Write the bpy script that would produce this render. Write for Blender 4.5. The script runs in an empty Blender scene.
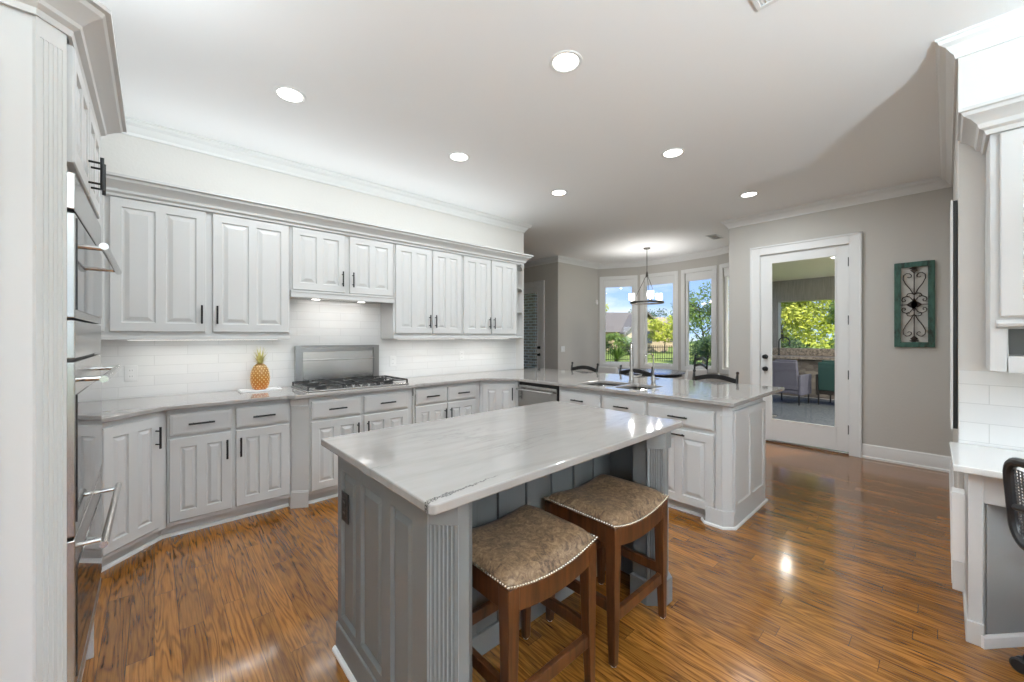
import bpy, bmesh, math, random
from mathutils import Vector, Matrix
PI = math.pi
SC = bpy.context.scene
COL = SC.collection
random.seed(7)

# ------------------------------------------------------------------ camera
cam_d = bpy.data.cameras.new('camera')
cam = bpy.data.objects.new('camera', cam_d)
COL.objects.link(cam)
cam_d.sensor_width = 36.0
cam_d.lens = 394.0 / 1024.0 * 36.0
cam_d.shift_y = -4.0 / 1024.0
cam_d.clip_start = 0.05
cam_d.clip_end = 400
cam.location = (0, 0, 1.375)
cam.rotation_euler = (PI / 2, 0, math.atan2(-0.67216, 0.74040))
SC.camera = cam

# ------------------------------------------------------------------ colour management
SC.view_settings.view_transform = 'Standard'
SC.view_settings.look = 'None'
SC.view_settings.gamma = 1.0
SC.view_settings.use_curve_mapping = False
SC.view_settings.exposure = 0.8
SC.cycles.use_denoising = True
SC.cycles.max_bounces = 10
SC.cycles.diffuse_bounces = 5
SC.cycles.glossy_bounces = 4
SC.cycles.transparent_max_bounces = 16
SC.cycles.sample_clamp_indirect = 6.0
SC.cycles.caustics_reflective = False
SC.cycles.caustics_refractive = False

# ------------------------------------------------------------------ world: blue sky with soft clouds
W = bpy.data.worlds.new('sky')
SC.world = W
W.use_nodes = True
nt = W.node_tree
nt.nodes.clear()
def wn(t, **k):
    n = nt.nodes.new(t)
    for a, b in k.items():
        setattr(n, a, b)
    return n
tc = wn('ShaderNodeTexCoord')
sx = wn('ShaderNodeSeparateXYZ')
nt.links.new(tc.outputs['Generated'], sx.inputs[0])
gr = wn('ShaderNodeValToRGB')
gr.color_ramp.elements[0].position = 0.0
gr.color_ramp.elements[0].color = (0.40, 0.56, 0.80, 1)
gr.color_ramp.elements[1].position = 0.30
gr.color_ramp.elements[1].color = (0.10, 0.24, 0.66, 1)
nt.links.new(sx.outputs['Z'], gr.inputs[0])
mp = wn('ShaderNodeMapping')
mp.inputs['Scale'].default_value = (1.0, 1.0, 3.4)
nt.links.new(tc.outputs['Generated'], mp.inputs[0])
nz = wn('ShaderNodeTexNoise')
nz.inputs['Scale'].default_value = 4.3
nz.inputs['Detail'].default_value = 7
nt.links.new(mp.outputs[0], nz.inputs['Vector'])
cr = wn('ShaderNodeValToRGB')
cr.color_ramp.elements[0].position = 0.50
cr.color_ramp.elements[1].position = 0.72
nt.links.new(nz.outputs['Fac'], cr.inputs[0])
mx = wn('ShaderNodeMixRGB')
mx.inputs[2].default_value = (0.8, 0.8, 0.82, 1)
nt.links.new(cr.outputs[0], mx.inputs[0])
nt.links.new(gr.outputs[0], mx.inputs[1])
bg = wn('ShaderNodeBackground')
bg.inputs['Strength'].default_value = 1.0
nt.links.new(mx.outputs[0], bg.inputs[0])
ow = wn('ShaderNodeOutputWorld')
nt.links.new(bg.outputs[0], ow.inputs[0])

# ------------------------------------------------------------------ sun and large daylight areas
def light(name, kind, loc, energy, color=(1, 1, 1), size=None, size_y=None, direction=None, parent=None, spread=None, **k):
    d = bpy.data.lights.new(name, kind)
    d.energy = energy
    d.color = color
    if kind == 'AREA':
        if size_y:
            d.shape = 'RECTANGLE'; d.size = size; d.size_y = size_y
        else:
            d.shape = 'DISK'; d.size = size
        if spread: d.spread = spread
    for a, b in k.items():
        setattr(d, a, b)
    o = bpy.data.objects.new(name, d)
    COL.objects.link(o)
    o.location = loc
    if direction is not None:
        o.rotation_euler = Vector(direction).to_track_quat('-Z', 'Y').to_euler()
    if parent: o.parent = parent
    return o
light('sunlight', 'SUN', (0, 0, 20), 5.2, (1.0, 0.95, 0.86), direction=(0.55, 0.42, -0.72), angle=0.01)
# daylight entering through the windows behind the camera
DAY = (0.82, 0.925, 1.0)
light('window_daylight', 'AREA', (-1.0, -4.86, 1.45), 15, DAY, 2.3, 2.1, (0.1, 1, 1.9))
light('window_daylight', 'AREA', (1.7, -4.86, 1.45), 25, DAY, 2.1, 2.1, (0, 1, 1.9))
light('window_daylight', 'AREA', (-3.86, -1.6, 1.45), 50, DAY, 2.3, 2.1, (1, 0.1, 1.9))

# ------------------------------------------------------------------ materials
MATS = {}
def mat(name, color=(0.8, 0.8, 0.8), rough=0.5, metal=0.0, coat=0.0, spec=None):
    m = bpy.data.materials.new(name)
    m.use_nodes = True
    b = m.node_tree.nodes['Principled BSDF']
    b.inputs['Base Color'].default_value = (*color, 1)
    b.inputs['Roughness'].default_value = rough
    b.inputs['Metallic'].default_value = metal
    b.inputs['Coat Weight'].default_value = coat
    if spec is not None: b.inputs['Specular IOR Level'].default_value = spec
    MATS[name] = m
    return m
class NT:
    def __init__(s, m):
        s.m = m; s.t = m.node_tree; s.b = s.t.nodes['Principled BSDF']
    def n(s, typ, ins=None, **k):
        x = s.t.nodes.new(typ)
        for a, b in k.items(): setattr(x, a, b)
        for a, b in (ins or {}).items():
            if isinstance(b, bpy.types.NodeSocket): s.t.links.new(b, x.inputs[a])
            else: x.inputs[a].default_value = b
        return x
    def set(s, name, sock): s.t.links.new(sock, s.b.inputs[name])
    def obj(s): return s.n('ShaderNodeTexCoord').outputs['Object']
    def math(s, op, a, b=None):
        x = s.n('ShaderNodeMath', operation=op)
        for i, v in enumerate((a, b)):
            if v is None: continue
            if isinstance(v, bpy.types.NodeSocket): s.t.links.new(v, x.inputs[i])
            else: x.inputs[i].default_value = v
        return x.outputs[0]
    def ramp(s, fac, stops):
        r = s.n('ShaderNodeValToRGB', {0: fac})
        e = r.color_ramp.elements
        while len(e) < len(stops): e.new(0.5)
        for i, (p, c) in enumerate(stops):
            e[i].position = p
            e[i].color = (*c, 1) if len(c) == 3 else c
        return r.outputs[0]
    def mix(s, f, a, b, mode='MIX'):
        x = s.n('ShaderNodeMixRGB', blend_type=mode)
        for i, v in enumerate((f, a, b)):
            if isinstance(v, bpy.types.NodeSocket): s.t.links.new(v, x.inputs[i])
            else: x.inputs[i].default_value = v if i == 0 else (*v, 1)
        return x.outputs[0]
    def map(s, vec, scale=(1, 1, 1), loc=(0, 0, 0), rot=(0, 0, 0)):
        return s.n('ShaderNodeMapping', {'Vector': vec, 'Scale': scale, 'Location': loc, 'Rotation': rot}).outputs[0]
    def noise(s, vec, scale, detail=4, rough=0.55, dist=0.0):
        return s.n('ShaderNodeTexNoise', {'Vector': vec, 'Scale': scale, 'Detail': detail, 'Roughness': rough, 'Distortion': dist}).outputs['Fac']
    def bump(s, h, strength=0.3, dist=0.01):
        x = s.n('ShaderNodeBump', {'Height': h, 'Strength': strength, 'Distance': dist})
        s.set('Normal', x.outputs[0])

mat('cabinet_paint', (0.58, 0.578, 0.57), 0.42)
mat('trim_white', (0.80, 0.80, 0.79), 0.4)
mat('ceiling_white', (0.91, 0.91, 0.91), 0.9)
m = mat('wall_greige', (0.57, 0.548, 0.51), 0.85); q = NT(m)
q.bump(q.noise(q.obj(), 45, 3), 0.35, 0.004)
m = mat('wall_pale', (0.72, 0.70, 0.67), 0.85); q = NT(m)
q.bump(q.noise(q.obj(), 45, 3), 0.25, 0.004)
mat('island_grey', (0.165, 0.168, 0.165), 0.45)
mat('grey_paint', (0.27, 0.265, 0.255), 0.7)
mat('black_metal', (0.012, 0.012, 0.012), 0.4, 0.3)
mat('black_plastic', (0.015, 0.015, 0.016), 0.45)
mat('black_wood', (0.012, 0.011, 0.010), 0.35)
mat('chrome', (0.55, 0.54, 0.525), 0.2, 1.0)
mat('nickel', (0.42, 0.40, 0.37), 0.28, 1.0)
mat('bronze', (0.10, 0.09, 0.08), 0.38, 0.8)
m = mat('steel', (0.41, 0.40, 0.385), 0.24, 1.0); q = NT(m)
q.bump(q.noise(q.map(q.obj(), (2, 2, 700)), 1.0, 2), 0.02, 0.0005)
mat('steel_dark', (0.33, 0.325, 0.32), 0.3, 1.0)
m = mat('oven_glass', (0.02, 0.02, 0.021), 0.03, 0.0, spec=0.7)
mat('brass_nail', (0.75, 0.68, 0.55), 0.25, 1.0)
mat('cast_iron', (0.02, 0.02, 0.02), 0.55)
mat('white_plastic', (0.78, 0.78, 0.77), 0.35)
mat('white_ceramic', (0.85, 0.85, 0.84), 0.15)
mat('white_fabric', (0.72, 0.71, 0.69), 0.9)
mat('frosted_shade', (0.85, 0.85, 0.83), 0.3)
def emit(name, color, s):
    m = mat(name, color); b = m.node_tree.nodes['Principled BSDF']
    b.inputs['Emission Color'].default_value = (*color, 1); b.inputs['Emission Strength'].default_value = s
emit('lamp_glow', (1, 0.98, 0.95), 3.0)
emit('strip_glow', (1, 0.98, 0.95), 1.2)
emit('shade_glow', (0.42, 0.41, 0.40), 0.25)
m = MATS['shade_glow']; q = NT(m)
q.b.inputs['Transmission Weight'].default_value = 0.0
_t = q.n('ShaderNodeBsdfTransparent'); _ms = q.n('ShaderNodeMixShader', {0: 0.55})
q.t.links.new(q.b.outputs[0], _ms.inputs[1]); q.t.links.new(_t.outputs[0], _ms.inputs[2]); q.t.links.new(_ms.outputs[0], q.t.nodes['Material Output'].inputs[0])
# subway tile
def tile(name, axis, bw, rh, col, grout, rough=0.12):
    m = mat(name, col, rough); q = NT(m)
    s = q.n('ShaderNodeSeparateXYZ', {0: q.obj()})
    c = q.n('ShaderNodeCombineXYZ', {0: s.outputs[axis], 1: s.outputs[2], 2: 0.0})
    br = q.n('ShaderNodeTexBrick', {'Vector': c.outputs[0], 'Color1': (*col, 1), 'Color2': (col[0] * .96, col[1] * .96, col[2] * .965, 1), 'Mortar': (*grout, 1),
             'Scale': 1.0, 'Mortar Size': 0.0022, 'Mortar Smooth': 0.3, 'Bias': 0.0, 'Brick Width': bw, 'Row Height': rh})
    q.set('Base Color', br.outputs['Color'])
    q.bump(q.math('SUBTRACT', 1.0, br.outputs['Fac']), 0.35, 0.002)
tile('tile_back', 0, 0.40, 0.077, (0.80, 0.80, 0.79), (0.68, 0.68, 0.67))
tile('tile_desk', 1, 0.305, 0.102, (0.82, 0.82, 0.81), (0.66, 0.66, 0.65))
# brick
m = mat('brick', (0.3, 0.25, 0.22), 0.9); q = NT(m)
s = q.n('ShaderNodeSeparateXYZ', {0: q.obj()})
c = q.n('ShaderNodeCombineXYZ', {0: q.math('ADD', s.outputs[1], s.outputs[0]), 1: s.outputs[2], 2: 0.0})
br = q.n('ShaderNodeTexBrick', {'Vector': c.outputs[0], 'Color1': (0.42, 0.31, 0.23, 1), 'Color2': (0.22, 0.17, 0.14, 1), 'Mortar': (0.56, 0.52, 0.46, 1),
         'Scale': 1.0, 'Mortar Size': 0.012, 'Brick Width': 0.2, 'Row Height': 0.075})
q.set('Base Color', br.outputs['Color'])
q.bump(q.math('SUBTRACT', 1.0, br.outputs['Fac']), 0.6, 0.01)
# oak floor, boards along Y
m = mat('oak_floor', (0.3, 0.15, 0.06), 0.25); q = NT(m)
s = q.n('ShaderNodeSeparateXYZ', {0: q.obj()})
PW = 0.088
row = q.math('FLOOR', q.math('DIVIDE', s.outputs[0], PW))
rnd = q.n('ShaderNodeTexWhiteNoise', {'W': row}, noise_dimensions='1D').outputs['Value']
ysh = q.math('ADD', s.outputs[1], q.math('MULTIPLY', rnd, 7.0))
seg = q.math('FLOOR', q.math('DIVIDE', ysh, 1.15))
idv = q.n('ShaderNodeCombineXYZ', {0: row, 1: seg, 2: 0.0}).outputs[0]
pr = q.n('ShaderNodeTexWhiteNoise', {'Vector': idv}, noise_dimensions='3D')
gx = q.math('ADD', s.outputs[0], q.math('MULTIPLY', pr.outputs['Value'], 13.0))
gv = q.n('ShaderNodeCombineXYZ', {0: gx, 1: s.outputs[1], 2: q.math('MULTIPLY', pr.outputs['Value'], 9.0)}).outputs[0]
warp = q.noise(q.map(gv, (8, 0.8, 1)), 1.0, 3, 0.5, 0.25)
rings = q.math('SINE', q.math('ADD', q.math('MULTIPLY', warp, 105.0), q.math('MULTIPLY', gx, 60.0)))
rings = q.math('ADD', q.math('MULTIPLY', rings, 0.5), 0.5)
fine = q.noise(q.map(gv, (170, 5, 1)), 1.0, 5, 0.65)
ramp1 = q.ramp(rings, [(0.0, (0.085, 0.027, 0.006)), (0.30, (0.25, 0.088, 0.017)), (0.62, (0.38, 0.148, 0.032)), (1.0, (0.46, 0.195, 0.046))])
c2 = q.mix(0.60, ramp1, q.ramp(fine, [(0.30, (0.035, 0.012, 0.003)), (0.47, (0.27, 0.105, 0.024)), (0.75, (0.46, 0.205, 0.055))]))
tone = q.ramp(pr.outputs['Value'], [(0.0, (0.62, 0.60, 0.58)), (0.5, (0.86, 0.86, 0.85)), (1.0, (1.05, 1.03, 0.98))])
c3 = q.mix(1.0, q.mix(1.0, c2, (0.97, 0.98, 0.78), 'MULTIPLY'), tone, 'MULTIPLY')
dx = q.math('ABSOLUTE', q.math('SUBTRACT', q.math('FRACT', q.math('DIVIDE', s.outputs[0], PW)), 0.5))
dy = q.math('ABSOLUTE', q.math('SUBTRACT', q.math('FRACT', q.math('DIVIDE', ysh, 1.15)), 0.5))
gap = q.math('MAXIMUM', q.math('GREATER_THAN', dx, 0.487), q.math('GREATER_THAN', dy, 0.4988))
c4 = q.mix(q.math('MULTIPLY', gap, 0.6), c3, (0.03, 0.012, 0.004))
q.set('Base Color', c4)
q.b.inputs['Coat Weight'].default_value = 0.45
q.b.inputs['Coat Roughness'].default_value = 0.10
q.set('Roughness', q.ramp(q.noise(q.map(gv, (40, 4, 1)), 1.0, 4), [(0.3, (0.10,) * 3), (0.7, (0.20,) * 3)]))
q.bump(q.math('ADD', q.math('MULTIPLY', fine, 0.5), q.math('MULTIPLY', gap, -1.0)), 0.10, 0.003)
# quartzite worktops: pale with grey streaks running along X
def stone(name, axis, crack=False):
    m = mat(name, (0.6, 0.59, 0.57), 0.07); q = NT(m)
    P = q.obj()
    sc = (1.6, 9.0, 1.0) if axis == 0 else (9.0, 1.6, 1.0)
    v = q.map(P, sc)
    base = q.ramp(q.noise(v, 1.3, 6, 0.6, 0.9), [(0.25, (0.285, 0.265, 0.247)), (0.5, (0.325, 0.304, 0.286)), (0.75, (0.355, 0.335, 0.317))])
    n2 = q.noise(q.map(P, tuple(k * 0.55 for k in sc), (3.1, 1.7, 0)), 1.0, 7, 0.62, 1.5)
    vein = q.math('ABSOLUTE', q.math('SUBTRACT', n2, 0.5))
    vm = q.ramp(vein, [(0.0, (1, 1, 1)), (0.008, (0.5,) * 3), (0.020, (0, 0, 0))])
    patch = q.ramp(q.noise(P, 1.7, 3), [(0.46, (0, 0, 0)), (0.60, (1, 1, 1))])
    col = q.mix(q.math('MULTIPLY', q.math('MULTIPLY', vm, patch), 0.5), base, (0.17, 0.16, 0.15))
    if crack:
        s = q.n('ShaderNodeSeparateXYZ', {0: P})
        wob = q.math('MULTIPLY', q.math('SUBTRACT', q.noise(P, 26, 6, 0.7), 0.5), 0.05)
        line = q.math('ABSOLUTE', q.math('ADD', q.math('SUBTRACT', s.outputs[1], q.math('ADD', q.math('MULTIPLY', s.outputs[0], 0.10), 0.914)), wob))
        width = q.math('MULTIPLY', q.math('SUBTRACT', 0.86, s.outputs[0]), 0.030)
        on = q.math('LESS_THAN', line, width)
        spk = q.ramp(q.noise(P, 190, 2, 0.8), [(0.42, (0, 0, 0)), (0.56, (1, 1, 1))])
        col = q.mix(q.math('MULTIPLY', on, q.math('ADD', q.math('MULTIPLY', spk, 0.8), 0.15)), col, (0.05, 0.045, 0.04))
    q.set('Base Color', col)
    q.b.inputs['Specular IOR Level'].default_value = 0.5
stone('stone_island', 0, True)
stone('stone_counter', 0)
mat('desk_top', (0.74, 0.73, 0.71), 0.12)
# wood
def wood(name, a, b, axis_scale=(30, 30, 2.5), rough=0.38):
    m = mat(name, a, rough); q = NT(m)
    f = q.noise(q.map(q.obj(), axis_scale), 1.0, 5, 0.6, 0.6)
    q.set('Base Color', q.ramp(f, [(0.3, a), (0.7, b)]))
wood('stool_wood', (0.024, 0.008, 0.0025), (0.115, 0.038, 0.010))
wood('cedar', (0.05, 0.022, 0.012), (0.10, 0.045, 0.025))
wood('patio_wood', (0.22, 0.20, 0.18), (0.33, 0.30, 0.27))
# distressed leather
m = mat('leather', (0.2, 0.13, 0.08), 0.42); q = NT(m)
n1 = q.noise(q.obj(), 34, 6, 0.72, 1.2)
n2 = q.noise(q.obj(), 150, 4, 0.7)
cc = q.ramp(n1, [(0.38, (0.040, 0.019, 0.009)), (0.5, (0.165, 0.096, 0.050)), (0.64, (0.31, 0.210, 0.125))])
q.set('Base Color', q.mix(0.25, cc, q.ramp(n2, [(0.35, (0.05, 0.028, 0.014)), (0.65, (0.32, 0.22, 0.135))])))
q.bump(n2, 0.25, 0.002)
m = mat('green_wood', (0.06, 0.20, 0.15), 0.6); q = NT(m)
q.set('Base Color', q.ramp(q.noise(q.map(q.obj(), (20, 20, 8)), 1.0, 5, 0.7), [(0.36, (0.025, 0.035, 0.026)), (0.48, (0.035, 0.10, 0.075)), (0.75, (0.065, 0.165, 0.125))]))
mat('iron', (0.035, 0.022, 0.016), 0.5, 0.4)
# pineapple
m = mat('pineapple_gold', (0.7, 0.35, 0.05), 0.35); q = NT(m)
s = q.n('ShaderNodeSeparateXYZ', {0: q.obj()})
q.set('Base Color', q.ramp(s.outputs[2], [(0.0, (0.55, 0.16, 0.012)), (0.10, (0.42, 0.17, 0.02)), (0.22, (0.22, 0.13, 0.03))]))
mat('pineapple_tip', (0.78, 0.60, 0.33), 0.3)
mat('pineapple_leaf', (0.50, 0.45, 0.16), 0.4)
# outside
m = mat('grass', (0.2, 0.3, 0.05), 0.95); q = NT(m)
q.set('Base Color', q.ramp(q.noise(q.obj(), 0.5, 6, 0.7), [(0.3, (0.13, 0.20, 0.03)), (0.7, (0.33, 0.38, 0.08))]))
def leaf(name, a, b):
    m = mat(name, a, 0.6); q = NT(m)
    r = q.n('ShaderNodeTexWhiteNoise', {'Vector': q.n('ShaderNodeNewGeometry').outputs['Position']}, noise_dimensions='3D')
    f = q.noise(q.obj(), 1.3, 3)
    c = q.ramp(f, [(0.3, a), (0.7, b)])
    q.set('Base Color', c)
    tr = q.n('ShaderNodeBsdfTranslucent', {'Color': c})
    ms = q.n('ShaderNodeMixShader', {0: 0.35})
    out = q.t.nodes['Material Output']
    q.t.links.new(q.b.outputs[0], ms.inputs[1]); q.t.links.new(tr.outputs[0], ms.inputs[2]); q.t.links.new(ms.outputs[0], out.inputs[0])
leaf('leaf_green', (0.07, 0.13, 0.02), (0.20, 0.30, 0.05))
leaf('leaf_yellow', (0.30, 0.38, 0.04), (0.62, 0.62, 0.10))
leaf('leaf_dark', (0.03, 0.07, 0.02), (0.10, 0.16, 0.05))
leaf('leaf_sage', (0.10, 0.13, 0.08), (0.22, 0.26, 0.18))
mat('bark', (0.12, 0.09, 0.07), 0.9)
mat('roof_grey', (0.14, 0.125, 0.115), 0.9)
mat('roof_tan', (0.34, 0.28, 0.22), 0.9)
mat('house_tan', (0.42, 0.33, 0.22), 0.9)
mat('house_grey', (0.34, 0.34, 0.34), 0.9)
mat('house_glass', (0.05, 0.06, 0.07), 0.1)
m = mat('rug_grey', (0.2, 0.22, 0.25), 0.95); q = NT(m)
q.set('Base Color', q.ramp(q.noise(q.obj(), 30, 5, 0.7), [(0.35, (0.03, 0.036, 0.045)), (0.65, (0.12, 0.135, 0.15))]))
m = mat('stacked_stone', (0.3, 0.26, 0.22), 0.9); q = NT(m)
vo = q.n('ShaderNodeTexVoronoi', {'Vector': q.map(q.obj(), (6, 6, 14)), 'Scale': 1.0})
q.set('Base Color', q.ramp(q.n('ShaderNodeTexWhiteNoise', {'Vector': vo.outputs['Color']}, noise_dimensions='3D').outputs['Value'], [(0.0, (0.10, 0.085, 0.075)), (1.0, (0.30, 0.26, 0.22))]))
m = mat('granite', (0.3, 0.26, 0.23), 0.3); q = NT(m)
q.set('Base Color', q.ramp(q.noise(q.obj(), 22, 6, 0.75), [(0.35, (0.10, 0.08, 0.07)), (0.65, (0.55, 0.46, 0.38))]))
mat('wicker_lilac', (0.14, 0.137, 0.18), 0.8)
mat('wicker_dark', (0.035, 0.03, 0.028), 0.7)
mat('cushion_teal', (0.03, 0.085, 0.08), 0.9)
mat('patio_ceiling', (0.84, 0.77, 0.67), 0.85)
mat('concrete', (0.42, 0.40, 0.38), 0.9)
mat('lamp_shade', (0.75, 0.70, 0.62), 0.8)
# clear window glass: transparent with a fresnel reflection
m = mat('glass', (1, 1, 1), 0.0); q = NT(m)
lw = q.n('ShaderNodeFresnel', {'IOR': 1.45})
tr = q.n('ShaderNodeBsdfTransparent', {'Color': (0.97, 0.98, 0.975, 1)})
gl = q.n('ShaderNodeBsdfGlossy', {'Color': (1, 1, 1, 1), 'Roughness': 0.0})
bf = q.n('ShaderNodeNewGeometry').outputs['Backfacing']
ms = q.n('ShaderNodeMixShader', {0: q.math('MULTIPLY', lw.outputs[0], q.math('SUBTRACT', 1.0, bf))})
q.t.links.new(tr.outputs[0], ms.inputs[1]); q.t.links.new(gl.outputs[0], ms.inputs[2])
q.t.links.new(ms.outputs[0], q.t.nodes['Material Output'].inputs[0])
# office chair mesh fabric
mat('chair_mesh', (0.10, 0.10, 0.10), 0.8)

# ------------------------------------------------------------------ mesh helpers
class MB:
    def __init__(s): s.bm = bmesh.new()
    def v(s, p): return s.bm.verts.new(p)
    def quad(s, *ps):
        try: return s.bm.faces.new([s.v(p) for p in ps])
        except ValueError: return None
    def box(s, x0, x1, y0, y1, z0, z1):
        c = [s.v((x, y, z)) for z in (z0, z1) for y in (y0, y1) for x in (x0, x1)]
        for f in ((0, 2, 3, 1), (4, 5, 7, 6), (0, 1, 5, 4), (2, 6, 7, 3), (0, 4, 6, 2), (1, 3, 7, 5)):
            s.bm.faces.new([c[i] for i in f])
        return s
    def prism(s, poly, z0, z1):
        a = [s.v((x, y, z0)) for x, y in poly]; b = [s.v((x, y, z1)) for x, y in poly]
        n = len(poly)
        s.bm.faces.new(a[::-1]); s.bm.faces.new(b)
        for i in range(n):
            s.bm.faces.new([a[i], a[(i + 1) % n], b[(i + 1) % n], b[i]])
        return s
    def prism_ax(s, poly, a0, a1, axis):   # polygon in the plane across axis ('x': poly is (y,z); 'y': poly is (x,z))
        def P(p, t): return (t, p[0], p[1]) if axis == 'x' else (p[0], t, p[1])
        a = [s.v(P(p, a0)) for p in poly]; b = [s.v(P(p, a1)) for p in poly]
        n = len(poly)
        s.bm.faces.new(a[::-1]); s.bm.faces.new(b)
        for i in range(n):
            s.bm.faces.new([a[i], a[(i + 1) % n], b[(i + 1) % n], b[i]])
        return s
    def hull(s, quads):                     # frustum chain: list of equal length loops, capped
        L = [[s.v(p) for p in q] for q in quads]
        n = len(L[0])
        for i in range(len(L) - 1):
            for k in range(n):
                s.bm.faces.new([L[i][k], L[i][(k + 1) % n], L[i + 1][(k + 1) % n], L[i + 1][k]])
        s.bm.faces.new(L[0][::-1]); s.bm.faces.new(L[-1])
        return s
    def tube(s, path, r, seg=8, closed=False):
        path = [Vector(p) for p in path]
        n = len(path)
        rs = r if isinstance(r, (list, tuple)) else [r] * n
        rings = []
        prev = None
        for i, p in enumerate(path):
            if closed: t = path[(i + 1) % n] - path[i - 1]
            else: t = path[min(i + 1, n - 1)] - path[max(i - 1, 0)]
            t.normalize()
            if prev is None:
                up = Vector((0, 0, 1)) if abs(t.z) < 0.9 else Vector((1, 0, 0))
                u = t.cross(up).normalized()
            else:
                u = (prev - t * prev.dot(t)).normalized()
            prev = u
            w = t.cross(u)
            rings.append([s.v(p + (u * math.cos(2 * PI * k / seg) + w * math.sin(2 * PI * k / seg)) * rs[i]) for k in range(seg)])
        m = n if closed else n - 1
        for i in range(m):
            a, b = rings[i], rings[(i + 1) % n]
            for k in range(seg):
                s.bm.faces.new([a[k], a[(k + 1) % seg], b[(k + 1) % seg], b[k]])
        if not closed:
            s.bm.faces.new(rings[0][::-1]); s.bm.faces.new(rings[-1])
        return s
    def lathe(s, prof, c=(0, 0, 0), seg=24, axis='z'):
        def P(r, h, a):
            x, y = r * math.cos(a), r * math.sin(a)
            if axis == 'z': q = (x, y, h)
            elif axis == 'x': q = (h, x, y)
            else: q = (x, h, y)
            return (q[0] + c[0], q[1] + c[1], q[2] + c[2])
        R = []
        for r, h in prof:
            if r < 1e-6: R.append([s.v(P(0, h, 0))])
            else: R.append([s.v(P(r, h, 2 * PI * k / seg)) for k in range(seg)])
        for a, b in zip(R, R[1:]):
            for k in range(seg):
                k2 = (k + 1) % seg
                if len(a) == 1 and len(b) == 1: continue
                if len(a) == 1: s.bm.faces.new([a[0], b[k2], b[k]])
                elif len(b) == 1: s.bm.faces.new([a[k], a[k2], b[0]])
                else: s.bm.faces.new([a[k], a[k2], b[k2], b[k]])
        if len(R[0]) > 1: s.bm.faces.new(R[0][::-1])
        if len(R[-1]) > 1: s.bm.faces.new(R[-1])
        return s
    def sphere(s, c, r, seg=10, rings=6, sz=1.0):
        return s.lathe([(r * math.sin(PI * i / rings), -r * sz * math.cos(PI * i / rings)) for i in range(rings + 1)], c, seg)
    def sweep(s, path, prof):
        """moulding: path of (x,y) points, profile of (offset to the right of travel, z)"""
        P = [Vector(p) for p in path]
        n = len(P)
        R = []
        for i in range(n):
            d0 = (P[i] - P[i - 1]).normalized() if i else None
            d1 = (P[i + 1] - P[i]).normalized() if i < n - 1 else None
            if d0 is None: d0 = d1
            if d1 is None: d1 = d0
            n0 = Vector((d0.y, -d0.x)); n1 = Vector((d1.y, -d1.x))
            m = (n0 + n1)
            m = m / max(0.3, m.dot(n0))
            R.append([s.v((P[i].x + m.x * o, P[i].y + m.y * o, z)) for o, z in prof])
        k = len(prof)
        for i in range(n - 1):
            for j in range(k):
                s.bm.faces.new([R[i][j], R[i + 1][j], R[i + 1][(j + 1) % k], R[i][(j + 1) % k]])
        s.bm.faces.new(R[0]); s.bm.faces.new(R[-1][::-1])
        return s
    def build(s, name, material, parent=None, bevel=0.0, smooth=False, seg=2, loc=None, angle=0.6):
        bmesh.ops.remove_doubles(s.bm, verts=s.bm.verts, dist=1e-5)
        bmesh.ops.recalc_face_normals(s.bm, faces=s.bm.faces)
        me = bpy.data.meshes.new(name)
        s.bm.to_mesh(me); s.bm.free()
        me.materials.append(MATS[material])
        if smooth:
            for p in me.polygons: p.use_smooth = True
            me.set_sharp_from_angle(angle=angle)
        o = bpy.data.objects.new(name, me)
        COL.objects.link(o)
        if parent: o.parent = parent
        if loc: o.location = loc
        if bevel:
            b = o.modifiers.new('edge', 'BEVEL'); b.width = bevel; b.segments = seg
            b.limit_method = 'ANGLE'; b.angle_limit = 0.7; b.harden_normals = False
        return o

def tag(o, label, cat, group=None):
    o['label'] = label; o['category'] = cat
    if group: o['group'] = group
    return o
def thing(name, label, cat, loc=(0, 0, 0), rz=0.0, group=None):
    o = bpy.data.objects.new(name, None)
    o.empty_display_size = 0.1
    COL.objects.link(o)
    o.location = loc; o.rotation_euler = (0, 0, rz)
    return tag(o, label, cat, group)
def struct(o):
    o['kind'] = 'structure'
    return o
def sroot(name, loc=(0, 0, 0), rz=0):
    o = bpy.data.objects.new(name, None); COL.objects.link(o)
    o.location = loc; o.rotation_euler = (0, 0, rz)
    return struct(o)
def dup(root, loc, rz, label, group=None):
    r = root.copy(); COL.objects.link(r)
    r.location = loc; r.rotation_euler = (0, 0, rz); r['label'] = label
    if group: r['group'] = group
    for ch in list(root.children):
        c = ch.copy(); COL.objects.link(c); c.parent = r
        for g in ch.children:
            d = g.copy(); COL.objects.link(d); d.parent = c
    return r

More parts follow.
